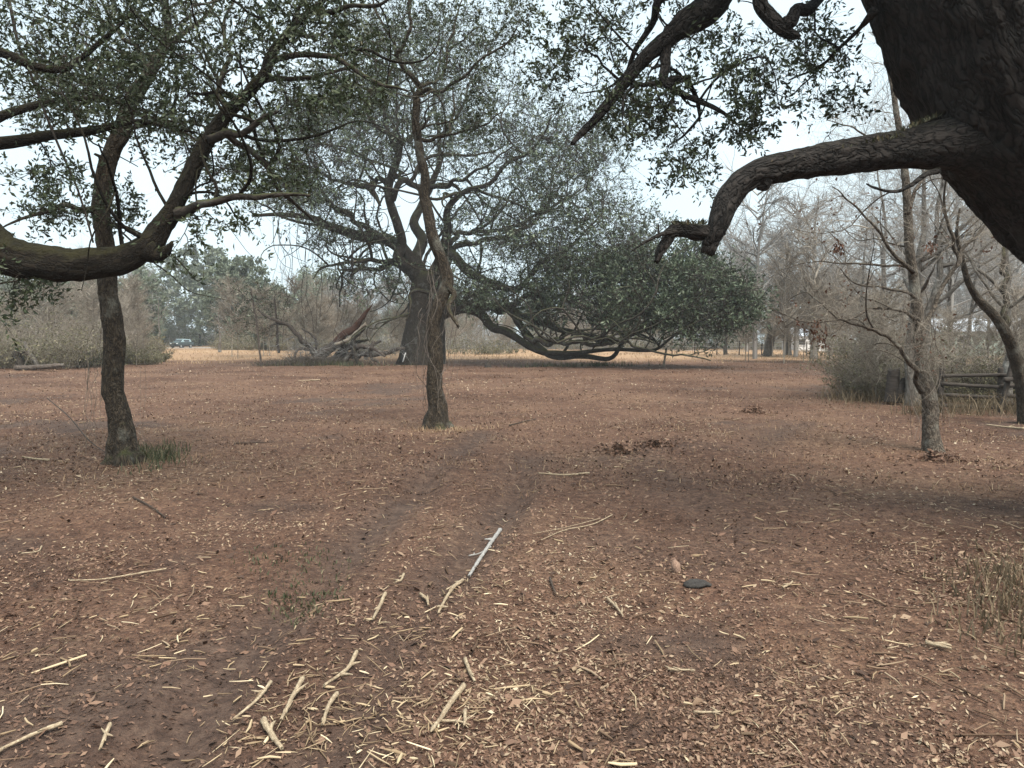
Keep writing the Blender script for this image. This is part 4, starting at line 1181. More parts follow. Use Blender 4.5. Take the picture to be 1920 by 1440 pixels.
for (px, dd, n, s0, s1, lab) in [((-120, 300), (40, 66), 46, .22, .5, "scraggly bare saplings rising from the brush on the left"), ((430, 760), (50, 80), 34, .25, .5, "thin grey saplings behind the fallen limb"),
                               ((820, 1560), (66, 92), 60, .22, .42, "thin grey saplings in the far thicket behind the great oak's low limbs"), ((1575, 2050), (18, 32), 40, .12, .26, "tangle of thin grey saplings among the shrubs on the right"), ((1380, 1720), (42, 64), 26, .3, .6, "thin bare saplings along the far wire fence"), ((1400, 2200), (52, 80), 20, .7, 1.2, "tall bare grey trees massed behind the right hand brush")]:
    it = []
    for _ in range(n):
        a = rng.uniform(*px); d = rng.uniform(*dd)
        it.append(((TB if s0 > .6 else TS)[rng.integers(4)], gpt(a, 660, d), rng.uniform(s0, s1)))
    wood("bare_saplings", it, lab, "saplings", "sapling")
for (px, dd, nb, ns, pl, s0, s1, lab) in [((-350, 640), (105, 165), 50, 60, .65, .8, 1.25, "hazy mixed wood behind the evergreens on the left"),
                                      ((560, 1420), (98, 150), 60, 90, .25, .5, .9, "hazy low grey wood behind the great oak"),
                                      ((1330, 2350), (84, 150), 60, 50, .1, .8, 1.35, "hazy bare grey wood at the back right")]:
    it = []
    for k in range(nb + ns):
        a = rng.uniform(*px); d = rng.uniform(*dd)
        if 295 < a < 440 and d < 150: d = rng.uniform(156, 172)
        if 1460 < a < 1570 and d < 112: d = rng.uniform(114, 150)
        sc_ = rng.uniform(s0, s1) if k < nb else rng.uniform(.28, .5)
        it.append((TL[rng.integers(3)] if rng.random() < (pl if k < nb else .6) else TB[rng.integers(4)], gpt(a, 655, d), sc_))
    wood("far_woodland", it, lab)

# shrubs one can tell apart
SH = [  # px, base py, depth, width px, height px, stems, twig, leaf, leaves per twig, leaf len, label
    (40, 693, 36, 120, 150, 420, 'twig_brown', 'leaf_olive', 0.9, .10, "tall grey-tan brush at the left edge behind the pale log"),
    (130, 690, 38, 90, 140, 380, 'twig_brown', 'leaf_olive', 1.1, .10, "olive brush between the pale log and the slim oak trunk"),
    (145, 688, 39, 60, 50, 220, 'twig_dark', 'leaf_oak', 1.0, .08, "dark low brush heap left of the slim oak trunk"),
    (195, 684, 42, 60, 55, 200, 'twig_brown', 'leaf_olive', 1.4, .10, "low olive shrub hidden partly by the slim oak trunk"),
    (258, 682, 43, 60, 48, 240, 'twig_brown', 'leaf_olive', 2.2, .09, "low yellowish green shrub just right of the slim oak trunk"),
    (280, 676, 47, 30, 44, 200, 'twig_dark', 'leaf_olive', 1.0, .09, "brown rounded shrub nearest the parked car"),
    (1615, 742, 20.5, 60, 170, 330, 'twig_brown', 'leaf_olive', 1.3, .055, "leftmost olive shrub of the thicket on the right"),
    (1680, 748, 19, 70, 160, 300, 'twig_brown', 'leaf_olive', 1.0, .05, "shrub around the dark stump on the right"),
    (1790, 745, 19.5, 100, 120, 360, 'twig_brown', 'leaf_olive', 1.1, .05, "olive brown shrub behind the slim right hand tree"),
    (1880, 765, 17.5, 90, 130, 360, 'twig_dark', 'leaf_olive', 1.0, .05, "dark tangled shrub at the right edge behind the rail fence"),
    (1655, 740, 21.5, 70, 190, 330, 'twig_brown', 'leaf_olive', 0.8, .055, "taller loose shrub behind the dark stump"),
    (1745, 750, 18.5, 70, 130, 300, 'twig_brown', 'leaf_olive', 1.0, .05, "loose brown shrub between the dark stump and the rail fence"),
    (1840, 742, 20.5, 90, 150, 300, 'twig_brown', 'leaf_olive', 0.8, .055, "tall loose shrub in front of the pale metal roof"),
    (900, 664, 64, 90, 40, 160, 'twig_grey', 'leaf_olive', 1.0, .14, "low grey green brush right of the great oak trunk"),
    (700, 668, 58, 70, 45, 160, 'twig_grey', 'leaf_olive', 0.7, .13, "low grey brush between the fallen limb and the great oak"),
]
for (a, b, d, w, h, n, tw, lf, lper, llen, lab) in SH:
    c = gpt(a, b, d); s = d / F
    cs = [c + np.array([rng.uniform(-.75, .75) * w * s, rng.uniform(-.3, .3) * w * s, 0]) for _ in range(9)]
    brush_object("shrub", cs, [w * s * rng.uniform(.2, .5) for _ in range(9)], [h * s * rng.uniform(.35, 1.25) for _ in range(9)], int(n * .13), 0.0035 + 0.0001 * d, tw, lab, "shrub", "shrubs round the clearing", leaf=lf, leaf_per=lper * 1.3, leaf_len=llen * 1.25, sub=7, bend=.8)

# ------------------------------------------------------------------ fallen limb and brush heap
D = 42.0
fl = Tree("fallen_limb", gpt(610, 688, D), "fallen splintered oak limb with red split wood beside the great oak", "fallen limb", bark='bark_dead', twig='twig_grey')
L = fl.limb
L([(597, 672, 6), (584, 656, 5.5), (572, 643, 5), (565, 632, 4.5), (550, 621, 4), (531, 607, 3.4), (526, 602, 3), (505, 592, 2.4), (482, 580, 1.4)], (42, 41), "limb", gnarl=.8, grow=False)
L([(529, 608, 2.2), (509, 609, 1.8), (503, 616, 1.2)], (41.4, 41), "branch", grow=False)
L([(590, 676, 9), (608, 660, 8.5), (625, 647, 8), (640, 636, 8)], 42, "limb", sides=16, furrow=.03, grow=False)
L([(628, 645, 7), (645, 631, 7), (659, 619, 6.5), (672, 603, 5.5), (685, 587, 4), (693, 579, 2), (698, 571, .6)], (42, 41.6), "split_wood", sides=12, mat=M['wood_red'], grow=False, jag=.3, rough=.25, label="red brown splintered heartwood")
L([(628, 646, 3), (645, 640, 3), (657, 635, 3), (672, 620, 3), (684, 608, 2)], (41.6, 41.3), "split_wood", sides=9, mat=M['wood_pale'], grow=False, jag=.2, rough=.25, label="pale splintered strip")
L([(685, 610, 3), (681, 616, 4), (670, 628, 4.5), (662, 638, 4.5), (661, 652, 4.2), (665, 668, 4), (672, 680, 3.5), (680, 686, 2)], (41.5, 41.2), "branch", grow=False, mat=M['bark_oak'])
L([(690, 637, 2), (670, 641, 3), (650, 645, 3), (630, 650, 3)], (41.6, 42.4), "branch", grow=False, mat=M['bark_oak'])
L([(652, 646, 3), (640, 656, 3), (634, 664, 2.5), (630, 676, 2)], (42, 42.6), "branch", grow=False, mat=M['bark_oak'])
L([(600, 668, 4), (575, 676, 3), (553, 684, 2.4), (535, 691, 1.6)], (41.8, 40.8), "branch", grow=False)
L([(580, 656, 3), (560, 655, 2.4), (553, 668, 2.4), (548, 682, 1.8)], (41.8, 41), "branch", grow=False)
for (c_, d_) in (([(600, 680, 7), (625, 668, 6), (655, 655, 5), (690, 648, 4), (715, 640, 2)], (42.6, 43)), ([(640, 684, 5), (655, 665, 5), (675, 650, 4), (700, 655, 3), (722, 668, 2)], (41.8, 41)),
                 ([(575, 684, 5), (600, 676, 6), (640, 676, 6), (690, 672, 5), (735, 662, 4), (765, 656, 3)], (42.8, 43.2)),
                 ([(520, 690, 3), (545, 682, 3.5), (580, 678, 4), (610, 680, 4)], (41, 41.4)), ([(700, 640, 3), (694, 655, 3), (700, 672, 2.4), (712, 684, 1.4)], (41.5, 41.2))):
    L(c_, d_, "branch", gnarl=1.0)
fl.limb([(590, 660, 3), (592, 640, 2.4), (584, 628, 2), (566, 616, 1.2)], (42.4, 42.8), "branch", grow=True)
fl.grow(fl.blobs([(560, 655, 60, 25, 42, 1.5, 70), (650, 655, 70, 25, 42, 1.5, 80), (720, 655, 50, 20, 42.5, 1.2, 50)]), K=5, maxlen=3, minz=.1)
fl.finish(r0=.008, n2=4, l2=(.3, .9), leaves=0, r2=.006)
bc_ = [gpt(a, b, d) for a, b, d in ((515, 688, 41.5), (545, 690, 41), (570, 689, 41), (595, 688, 41), (612, 688, 41.5), (640, 686, 42))]
brush_object("brush_heap", bc_, [1.2, 1.0, 1.2, 1.0, .9, .9], [.4, .6, .95, .95, .7, .55], 170, 0.010, 'twig_dead', "heap of grey dead twigs under the fallen splintered limb", "brush heap", sub=4, bend=.9)

# thin dark leaning poles left of the fallen limb
for (c, d, lab) in (([(470, 540, 1.1), (474, 565, 1.4), (481, 604, 1.6), (486, 650, 1.8), (490, 688, 2)], 40, "thin dark leaning pole left of the fallen limb"),
                    ([(515, 560, 1.8), (518, 600, 2), (520, 630, 2.2), (523, 662, 2.4)], 47, "short dark upright pole behind the fallen limb's left arm")):
    t = Tree("sapling", gpt(c[-1][0], c[-1][1], d), lab, "sapling", bark='bark_dead', twig='twig_dark')
    t.limb(c[::-1], d, "trunk", gnarl=.3)
    t.grow(t.blobs([(c[0][0] - 6, c[0][1] + 30, 42, 70, d, 1.0, 110)]), K=5, maxlen=2.4)
    t.finish(r0=.007, n2=4, l2=(.2, .7), leaves=1.0, leaf_len=.1, leaf_w=.05, droop=-.7)

# ------------------------------------------------------------------ vines
def vine_object(name, curves, radii, mat, label, parent=None):
    parts = []
    for c, r in zip(curves, radii):
        p, rr = catmull(c, np.linspace(r, r * .6, len(c)), .08)
        V, q, t, bc = tube(p, rr, 5, 0.0)
        parts.append((V, [q, t], {"rnd": np.full(len(V), rng.random()), "bark": bc}))
    o = children_mesh(name, parts, mat, parent)
    tag(o, label, "vine")
    return o


cv, rv = [], []
for k in range(26):      # tangle round the slim middle oak
    y0, y1 = rng.uniform(430, 640), rng.uniform(560, 790)
    if y1 < y0 + 60: y1 = y0 + 120
    a0 = rng.uniform(0, 6.28); tw = rng.normal() * 1.6; w = rng.uniform(16, 40)
    pts = []
    for s in np.linspace(0, 1, 8):
        y = y0 + (y1 - y0) * s
        cx = np.interp(y, [400, 470, 515, 550, 620, 700, 780], [805, 824, 833, 831, 815, 812, 822])
        a = a0 + tw * s + rng.normal() * .25
        pts.append(P(cx + math.cos(a) * w, y, 13.3 + math.sin(a) * w * 13.3 / F))
    cv.append(np.array(pts)); rv.append(rng.uniform(.0025, .006))
for k in range(10):
    x0 = rng.uniform(800, 880); y0 = rng.uniform(560, 640)
    cv.append(np.array([P(x0 + rng.normal() * 6 + s * rng.normal() * 8, y0 + s * rng.uniform(90, 150), 13.2 + rng.normal() * .05) for s in np.linspace(0, 1, 5)])); rv.append(.0022)
vine_object("vine_tangle", cv, rv, M['twig_dead'], "tangle of thin vines wrapped round the slim middle oak's trunk")
cv, rv = [], []
for k in range(30):      # vines and shoots on the slim right hand tree
    y0, y1 = rng.uniform(540, 700), rng.uniform(690, 830)
    a0 = rng.uniform(0, 6.28); tw = rng.normal() * 1.6; w = rng.uniform(12, 42)
    pts = []
    for s_ in np.linspace(0, 1, 7):
        y = y0 + (y1 - y0) * s_
        cx_ = np.interp(y, [500, 580, 690, 740, 800], [1714, 1721, 1730, 1737, 1744])
        a = a0 + tw * s_ + rng.normal() * .3
        pts.append(P(cx_ + math.cos(a) * w, y, 10.6 + math.sin(a) * w * 10.6 / F))
    cv.append(np.array(pts)); rv.append(rng.uniform(.002, .005))
vine_object("vine_tangle", cv, rv, M['twig_dead'], "tangle of thin vines round the slim right hand tree's trunk")
cv, rv = [], []
for k in range(26):      # hanging curtain left of the great oak
    x0 = rng.uniform(515, 690); y0 = rng.uniform(410, 450); ln = rng.uniform(60, 230); d = 41 + rng.normal() * 1.2
    cv.append(np.array([P(x0 + rng.normal() * 3 + 8 * math.sin(s * 5 + k), y0 + ln * s, d) for s in np.linspace(0, 1, 7)])); rv.append(rng.uniform(.008, .02))
for c in ([(512, 410), (513, 450), (516, 470), (530, 495), (550, 505)], [(520, 412), (526, 455), (545, 478), (575, 492)], [(600, 430), (596, 480), (604, 530), (600, 590)], [(560, 415), (556, 470), (570, 520)]):
    cv.append(np.array([P(a, b, 40.5) for a, b in c])); rv.append(.018)
vine_object("hanging_vines", cv, rv, M['twig_dark'], "curtain of thin vines hanging under the great oak's left limb")
cv, rv = [], []
for k in range(9):
    x0 = rng.choice([163, 180, 178, 262]) + rng.normal() * 6
    y1 = rng.uniform(800, 850); y0 = rng.uniform(545, 700)
    cv.append(np.array([P(x0 + rng.normal() * 4, y0 + (y1 - y0) * s, 9.7 + rng.normal() * .05) for s in np.linspace(0, 1, 7)])); rv.append(rng.uniform(.002, .004))
vine_object("hanging_vines", cv, rv, M['twig_brown'], "thin vines and stems beside the left slim oak's trunk")
vine_object("hanging_vine", [np.array([P(a, b, 7.6) for a, b in [(10, -40), (33, 77), (58, 140), (83, 207), (110, 273), (140, 340), (160, 400), (175, 455)]])], [.016], M['bark_oak'], "straight dark dead stem slanting across the upper left foliage")
vine_object("hanging_vine", [np.array([P(a, b, 7.0) for a, b in [(424, 420), (440, 440), (462, 470), (482, 492), (500, 530)]])], [.003], M['twig_dark'], "single thin vine hanging in the sky gap left of the great oak")

# ------------------------------------------------------------------ fences, stake, stump
def stick3(name, pts, rad, mat, parent=None, sides=9, furrow=.002, jag=.01, step=.03, rough=.1):
    p, r = catmull(pts, rad, step)
    V, q, t, bc = tube(p, r, sides, rough, furrow, rng.integers(50), 0, jag, 40)
    return children_mesh(name, [(V, [q, t], {"bark": bc, "rnd": np.full(len(V), .5)})], mat, parent)


M['fence_wood'] = noise_mat("dark weathered rail wood", [(0.3, (0.022, 0.018, 0.016)), (0.7, (0.075, 0.062, 0.052))], 5, .9, stretch=(1, 1, 8), bump=.4)
fr = empty("rail_fence", gpt(1830, 785, 16))
tag(fr, "dark weathered wooden rail fence at the right edge", "fence")
xs_f = [1762, 1872, 1985, 2100]
fp = [gpt(a, 785, 16.3 - .25 * i) for i, a in enumerate(xs_f)]
for i, p in enumerate(fp):
    o = stick3("post", np.array([p + [0, 0, -.2], p + [0, 0, .4], p + [.01, 0, .95]]), np.array([.06, .058, .052]), M['fence_wood'], fr, 8, .004)
for i in range(3):
    for k, z in enumerate((.12, .34, .56, .78)):
        a, b = fp[i] + [-.05, -.07, z + rng.normal() * .02], fp[i + 1] + [.05, -.07, z + rng.normal() * .02]
        stick3("rail", np.array([a, (a + b) / 2 + [0, 0, rng.normal() * .015], b]), np.array([.042, .04, .038]), M['fence_wood'], fr, 7, .004, step=.15)
af = empty("a_frame", gpt(1900, 780, 15.6))
tag(af, "dark timber A-frame standing at the fence on the right edge", "frame")
A = P(1900, 668, 15.6); B1 = P(1876, 775, 15.6); B2 = P(1928, 775, 15.6)
stick3("leg", np.array([B1, (A + B1) / 2, A]), np.array([.05, .05, .045]), M['fence_wood'], af, 8)
stick3("leg", np.array([B2, (A + B2) / 2, A + [.01, .06, .02]]), np.array([.05, .05, .045]), M['fence_wood'], af, 8)
stick3("crossbar", np.array([P(1882, 712, 15.5), P(1903, 711, 15.5), P(1925, 712, 15.5)]), np.array([.05, .05, .05]), M['fence_wood'], af, 8)

wf = empty("wire_fence", gpt(1450, 668, 62))
tag(wf, "far wire fence with thin posts along the back of the clearing", "fence")
wp = []
for i in range(14):
    a = 1260 + i * 42; p = gpt(a, 668, 63 - .4 * i); wp.append(p)
    stick3("post", np.array([p + [0, 0, -.2], p + [0, 0, .6], p + [.02, 0, 1.15]]), np.array([.05, .05, .045]), M['bark_dead'], wf, 6, .0, step=.4)
M['wire'] = noise_mat("galvanised wire", [(0.3, (0.35, 0.36, 0.36)), (0.7, (0.5, 0.5, 0.5))], 3, .5, metallic=.3)
for z in (.35, .7, 1.05):
    stick3("wire", np.array([p + [0, -.06, z] for p in wp]), np.full(len(wp), .012), M['wire'], wf, 5, 0, step=2, rough=0)

stake = stick3("stake", np.array([P(1243, 694, 39), P(1246, 675, 39), P(1250, 652, 39)]), np.array([.06, .055, .05]), M['wood_pale'], None, 8)
tag(stake, "pale leaning wooden stake under the great oak's low limb", "stake")
stp = empty("stump", gpt(1680, 748, 17.6))
tag(stp, "dark broken stump among the olive shrubs on the right", "stump")
stick3("trunk", np.array([P(1672, 754, 17.6), P(1674, 725, 17.6), P(1676, 695, 17.6)]), np.array([.17, .14, .12]), M['fence_wood'], stp, 16, .02, .08)
stick3("trunk", np.array([P(1690, 754, 17.5), P(1687, 735, 17.5), P(1696, 712, 17.5)]), np.array([.12, .1, .06]), M['fence_wood'], stp, 12, .015, .06)
st2 = stick3("stump", np.array([G(915, 688) - [0, 0, .1], G(915, 688) + [0, 0, .12], G(915, 688) + [.05, 0, .3]]), np.array([.2, .17, .08]), M['fence_wood'], None, 12, .02, .08)
tag(st2, "small dark stump alone on the ground right of the great oak", "stump")

# left fallen pale log and torn root plate
lg = stick3("log", np.array([P(30, 690, 34), P(60, 689, 34), P(100, 686, 34), P(118, 685, 34.2)]), np.array([.12, .11, .1, .06]), M['bark_dead'], None, 12, .012, .12, rough=.22)
tag(lg, "pale fallen log lying before the brush at the left edge", "log")
rp = Tree("root_plate", gpt(42, 690, 35), "dark upturned stump with pale stem at the left edge", "stump", bark='bark_oak')
rp.limb([(40, 692, 8), (38, 672, 7), (34, 660, 9), (40, 655, 5)], 35, "trunk", grow=True, jag=.15)
rp.limb([(72, 690, 4), (60, 670, 4), (50, 655, 3.5), (46, 640, 2)], 35.2, "stem", mat=M['bark_grey'], grow=False)
rp.limb([(36, 664, 5), (26, 668, 3), (22, 676, 1.5)], 34.9, "root", grow=False)
rp.limb([(38, 662, 4), (46, 658, 3), (50, 666, 1.5)], 34.8, "root", grow=False)

# small far objects by the great oak
M['white_plastic'] = noise_mat("white plastic", [(0.3, (0.62, 0.63, 0.63)), (0.7, (0.75, 0.75, 0.74))], 4, .4)
M['black_rubber'] = noise_mat("black rubber", [(0.3, (0.012, 0.012, 0.013)), (0.7, (0.03, 0.03, 0.03))], 6, .6)


def lathe(name, prof, c, mat, parent=None, n=16, tilt=None):
    th = np.linspace(0, 2 * np.pi, n, endpoint=False)
    V = np.array([[r * math.cos(a), r * math.sin(a), z] for r, z in prof for a in th])
    k = len(prof)
    i = np.arange(k - 1)[:, None] * n; j = np.arange(n)[None]; jn = (j + 1) % n
    q = np.stack([i + j, i + jn, i + n + jn, i + n + j], 2).reshape(-1, 4)
    o = mesh_np(name, V, q, mat, None)
    o.location = tuple(float(v) for v in c)
    if tilt: o.rotation_euler = tilt
    if parent is not None: o.parent = parent; o.matrix_parent_inverse = parent.matrix_world.inverted()
    return o


bk = lathe("bucket", [(0.001, 0), (.12, 0), (.15, .28), (.158, .28), (.158, .3), (.145, .3), (.115, .02), (.001, .02)], gpt(686, 669, 50) , M['white_plastic'])
tag(bk, "small white bucket behind the fallen limb's curved branch", "bucket")
pn_o = empty("panel", gpt(756, 681, 42.2)); tag(pn_o, "small black and white board leaning on the great oak's trunk", "board")
pb = P(752, 679, 42.2); pt = P(759, 657, 42.5)
pdir = pt - pb
for (nm, off, wd, mt) in (("board", 0.0, .22, 'black_rubber'), ("stripe", .09, .05, 'white_plastic')):
    x0, x1 = off - wd / 2, off + wd / 2
    th = .02 if nm == "board" else .027
    V = np.array([[x0, -th, 0], [x1, -th, 0], [x1, th if nm == "board" else 0, 0], [x0, th if nm == "board" else 0, 0], [x0, -th, 1], [x1, -th, 1], [x1, th if nm == "board" else 0, 1], [x0, th if nm == "board" else 0, 1]])
    V = np.array([pb + [v[0], v[1], 0] + pdir * v[2] * (1 if nm == "board" else .8) for v in V])
    mesh_np(nm, V, np.array([[0, 1, 5, 4], [1, 2, 6, 5], [2, 3, 7, 6], [3, 0, 4, 7], [4, 5, 6, 7], [3, 2, 1, 0]]), M[mt], pn_o, smooth=False)

# ------------------------------------------------------------------ parked car far left
M['paint'] = noise_mat("car paint with sky sheen", [(0.3, (0.42, 0.56, 0.60)), (0.7, (0.46, 0.60, 0.64))], 2, .25, .5)  # pale blue is the sky's reflection put into the roof colour
M['dark_paint'] = noise_mat('dark teal car paint', [(0.3, (0.03, 0.05, 0.055)), (0.7, (0.045, 0.065, 0.07))], 2, .25, .5)
M['glass'] = noise_mat("dark car glass", [(0.3, (0.02, 0.03, 0.035)), (0.7, (0.03, 0.04, 0.045))], 2, .08, .8)
M['dark_trim'] = noise_mat("dark car trim", [(0.3, (0.015, 0.015, 0.016)), (0.7, (0.03, 0.03, 0.032))], 3, .5)
M['lamp'] = noise_mat("headlamp lens", [(0.3, (0.6, 0.62, 0.62)), (0.7, (0.7, 0.72, 0.72))], 2, .15, .6)


def make_car(base, rz, label):
    car = empty("parked_car", base); tag(car, label, "car")
    car.scale = (1, 1, 1.12)
    car.rotation_euler = (0, 0, rz)
    bpy.context.view_layer.update()
    W = .88

    def prism(name, prof, w0, w1, mat, parent):
        n = len(prof)
        V = np.array([[x, -(w0 if z < .95 else w1), z] for x, z in prof] + [[x, (w0 if z < .95 else w1), z] for x, z in prof])
        f = [[i, (i + 1) % n, n + (i + 1) % n, n + i] for i in range(n)]
        me = bpy.data.meshes.new(name)
        me.from_pydata([tuple(v) for v in V], [], f + [list(range(n))[::-1], list(range(n, 2 * n))])
        me.materials.append(mat)
        o = bpy.data.objects.new(name, me); COL.objects.link(o); o.parent = parent
        return o
    prism("body", [(-2.15, .55), (-2.2, .8), (-2.1, .95), (-1.95, 1.0), (2.0, .95), (2.15, .85), (2.2, .6), (2.15, .55)][::-1], W, W, M['dark_paint'], car)
    prism("skirt", [(-2.13, .3), (-2.18, .545), (2.18, .545), (2.13, .3)], W - .02, W - .02, M['dark_trim'], car)
    ro = prism("roof", [(-1.75, 1.0), (-1.35, 1.42), (.35, 1.46), (.55, 1.42), (1.2, .99)][::-1], W - .03, W - .16, M['paint'], car)
    for nm, pr in (("windscreen", [(.62, 1.39), (1.17, 1.03), (1.19, 1.05), (.64, 1.41)]), ("rear_window", [(-1.72, 1.05), (-1.38, 1.38), (-1.40, 1.40), (-1.74, 1.07)])):
        o = prism(nm, pr, W - .2, W - .2, M['glass'], car)
    for s in (-1, 1):
        box("side_window", (-.3, s * (W - .115), 1.2), (1.6, .02, .26), M['glass'], car)
        box("headlight", (2.17, s * .62, .76), (.06, .34, .13), M['lamp'], car, bev=.02)
        box("mirror", (.75, s * (W + .07), 1.02), (.12, .16, .12), M['paint'], car, bev=.02)
        for x in (-1.35, 1.4):
            w = lathe("wheel", [(.001, -.1), (.2, -.1), (.32, -.1), (.335, -.07), (.335, .07), (.32, .1), (.2, .1), (.19, .07), (.001, .07)], (0, 0, 0), M['dark_trim'], None, 20)
            w.parent = car; w.location = (x, s * (W - .1), .335); w.rotation_euler = (R(-90) * s, 0, 0)
            h = lathe("rim", [(.001, .085), (.12, .09), (.19, .085), (.19, .075)], (0, 0, 0), M['wire'], None, 14)
            h.parent = w
    box("grille", (2.19, 0, .7), (.05, .9, .2), M['dark_trim'], car, bev=.01)
    box("bumper", (2.17, 0, .42), (.12, 1.66, .2), M['dark_trim'], car, bev=.03)
    return car


road = []
p = gpt(341, 652, 131)
make_car(p, R(-101), "dark car with sky reflection painted on its roof, parked at the far end of the clearing")
# gravel track the car stands on
M['gravel'] = noise_mat("pale gravel", [(0.3, (0.20, 0.18, 0.16)), (0.7, (0.32, 0.29, 0.26))], 6, .95, coord="Object", bump=.4)
rx = np.linspace(-75, -25, 60); V = []
for x in rx:
    for y in (124 + .06 * (x + 58), 137 + .06 * (x + 58)):
        V.append([x, y, gz(x, y)[0] + .03])
k = np.arange(59) * 2
road_o = mesh_np("gravel_road", np.array(V), np.stack([k, k + 2, k + 3, k + 1], 1), M['gravel'])
tag(road_o, "pale gravel road beyond the clearing under the parked car", kind="structure")

# ------------------------------------------------------------------ far buildings on the right
M['metal_roof'] = noise_mat("pale metal roof", [(0.3, (0.60, 0.66, 0.74)), (0.7, (0.70, 0.75, 0.82))], 1.5, .35, .5, metallic=.2)
M['wall_green'] = noise_mat("pale green metal wall", [(0.3, (0.30, 0.38, 0.33)), (0.7, (0.38, 0.45, 0.40))], 1.2, .6)
M['wall_white'] = noise_mat("white painted wall", [(0.3, (0.68, 0.68, 0.67)), (0.7, (0.78, 0.78, 0.77))], 1.2, .6)
M['door_dark'] = noise_mat("dark opening", [(0.3, (0.02, 0.02, 0.02)), (0.7, (0.04, 0.04, 0.04))], 3, .7)


def shed(name, c, L_, Wd, eave, ridge, wallm, label, rz=0.0, nwin=3):
    b = empty(name, c); tag(b, label, "building"); b.rotation_euler = (0, 0, rz)
    bpy.context.view_layer.update()
    box("wall", (0, -Wd / 2, eave / 2), (L_, .15, eave), wallm, b)
    box("wall", (0, Wd / 2, eave / 2), (L_, .15, eave), wallm, b)
    for s in (-1, 1):
        me = bpy.data.meshes.new("gable")
        x0, x1 = s * (L_ / 2 - .08) - .07, s * (L_ / 2 - .08) + .07
        y0, y1 = -Wd / 2 + .08, Wd / 2 - .08
        V = [(x, y, z) for x in (x0, x1) for y, z in ((y0, 0), (y1, 0), (y1, eave), (0, ridge - .05), (y0, eave))]
        me.from_pydata(V, [], [(4, 3, 2, 1, 0), (5, 6, 7, 8, 9)] + [(i, (i + 1) % 5, 5 + (i + 1) % 5, 5 + i) for i in range(5)])
        me.materials.append(wallm)
        o = bpy.data.objects.new("gable", me); COL.objects.link(o); o.parent = b
        sl = math.atan2(ridge - eave, Wd / 2); hl = math.hypot(Wd / 2, ridge - eave) + .35
        r = box("roof", (0, s * (Wd / 4 + .13), (eave + ridge) / 2 - .05), (L_ + .5, hl, .07), M['metal_roof'], b)
        r.rotation_euler = (-s * sl, 0, 0)
    # roof seams on the near slope
    for i in range(int(L_ / 1.2)):
        x = -L_ / 2 + .6 + 1.2 * i
        sm = box("roof_seam", (x, -(Wd / 4 + .13), (eave + ridge) / 2 + .02), (.06, hl - .1, .05), M['metal_roof'], b)
        sm.rotation_euler = (sl, 0, 0)
    for i in range(nwin):
        x = -L_ / 2 + L_ * (i + .5) / nwin
        if i == nwin // 2:
            d = box("door", (x, -Wd / 2 - .09, eave * .42), (1.0, .06, eave * .84), M['door_dark'], b)
        else:
            w = box("window", (x, -Wd / 2 - .09, eave * .6), (1.0, .06, .8), M['door_dark'], b)
            box("frame", (0, -.04, -.45), (1.2, .08, .08), M['wall_white'], w)
            box("frame", (0, -.04, .45), (1.2, .08, .08), M['wall_white'], w)
    return b


def at_ground(px, d):
    p = gpt(px, 660, d); return p


shed("barn", at_ground(1855, 62), 11, 6, 2.1, 3.05, M['wall_green'], "low pale green barn with whitish metal roof seen through bare trees on the right", rz=R(-4), nwin=3)
shed("shed", at_ground(1515, 108), 6.0, 4, 2.3, 3.3, M['wall_white'], "small white shed glimpsed through twigs at the back right", rz=R(5), nwin=3)

# ------------------------------------------------------------------ litter, straw, chips, weeds
def scatter(n, d0, d1, pw=1.0, margin=1.12):
    """ground points with a density falling off with distance"""
    u = rng.random(n)
    y = (d0 ** (1 - pw) + u * (d1 ** (1 - pw) - d0 ** (1 - pw))) ** (1 / (1 - pw)) if pw != 1 else d0 * (d1 / d0) ** u
    x = rng.uniform(-1, 1, n) * (y * 0.69 * margin + 0.7)
    return x, y


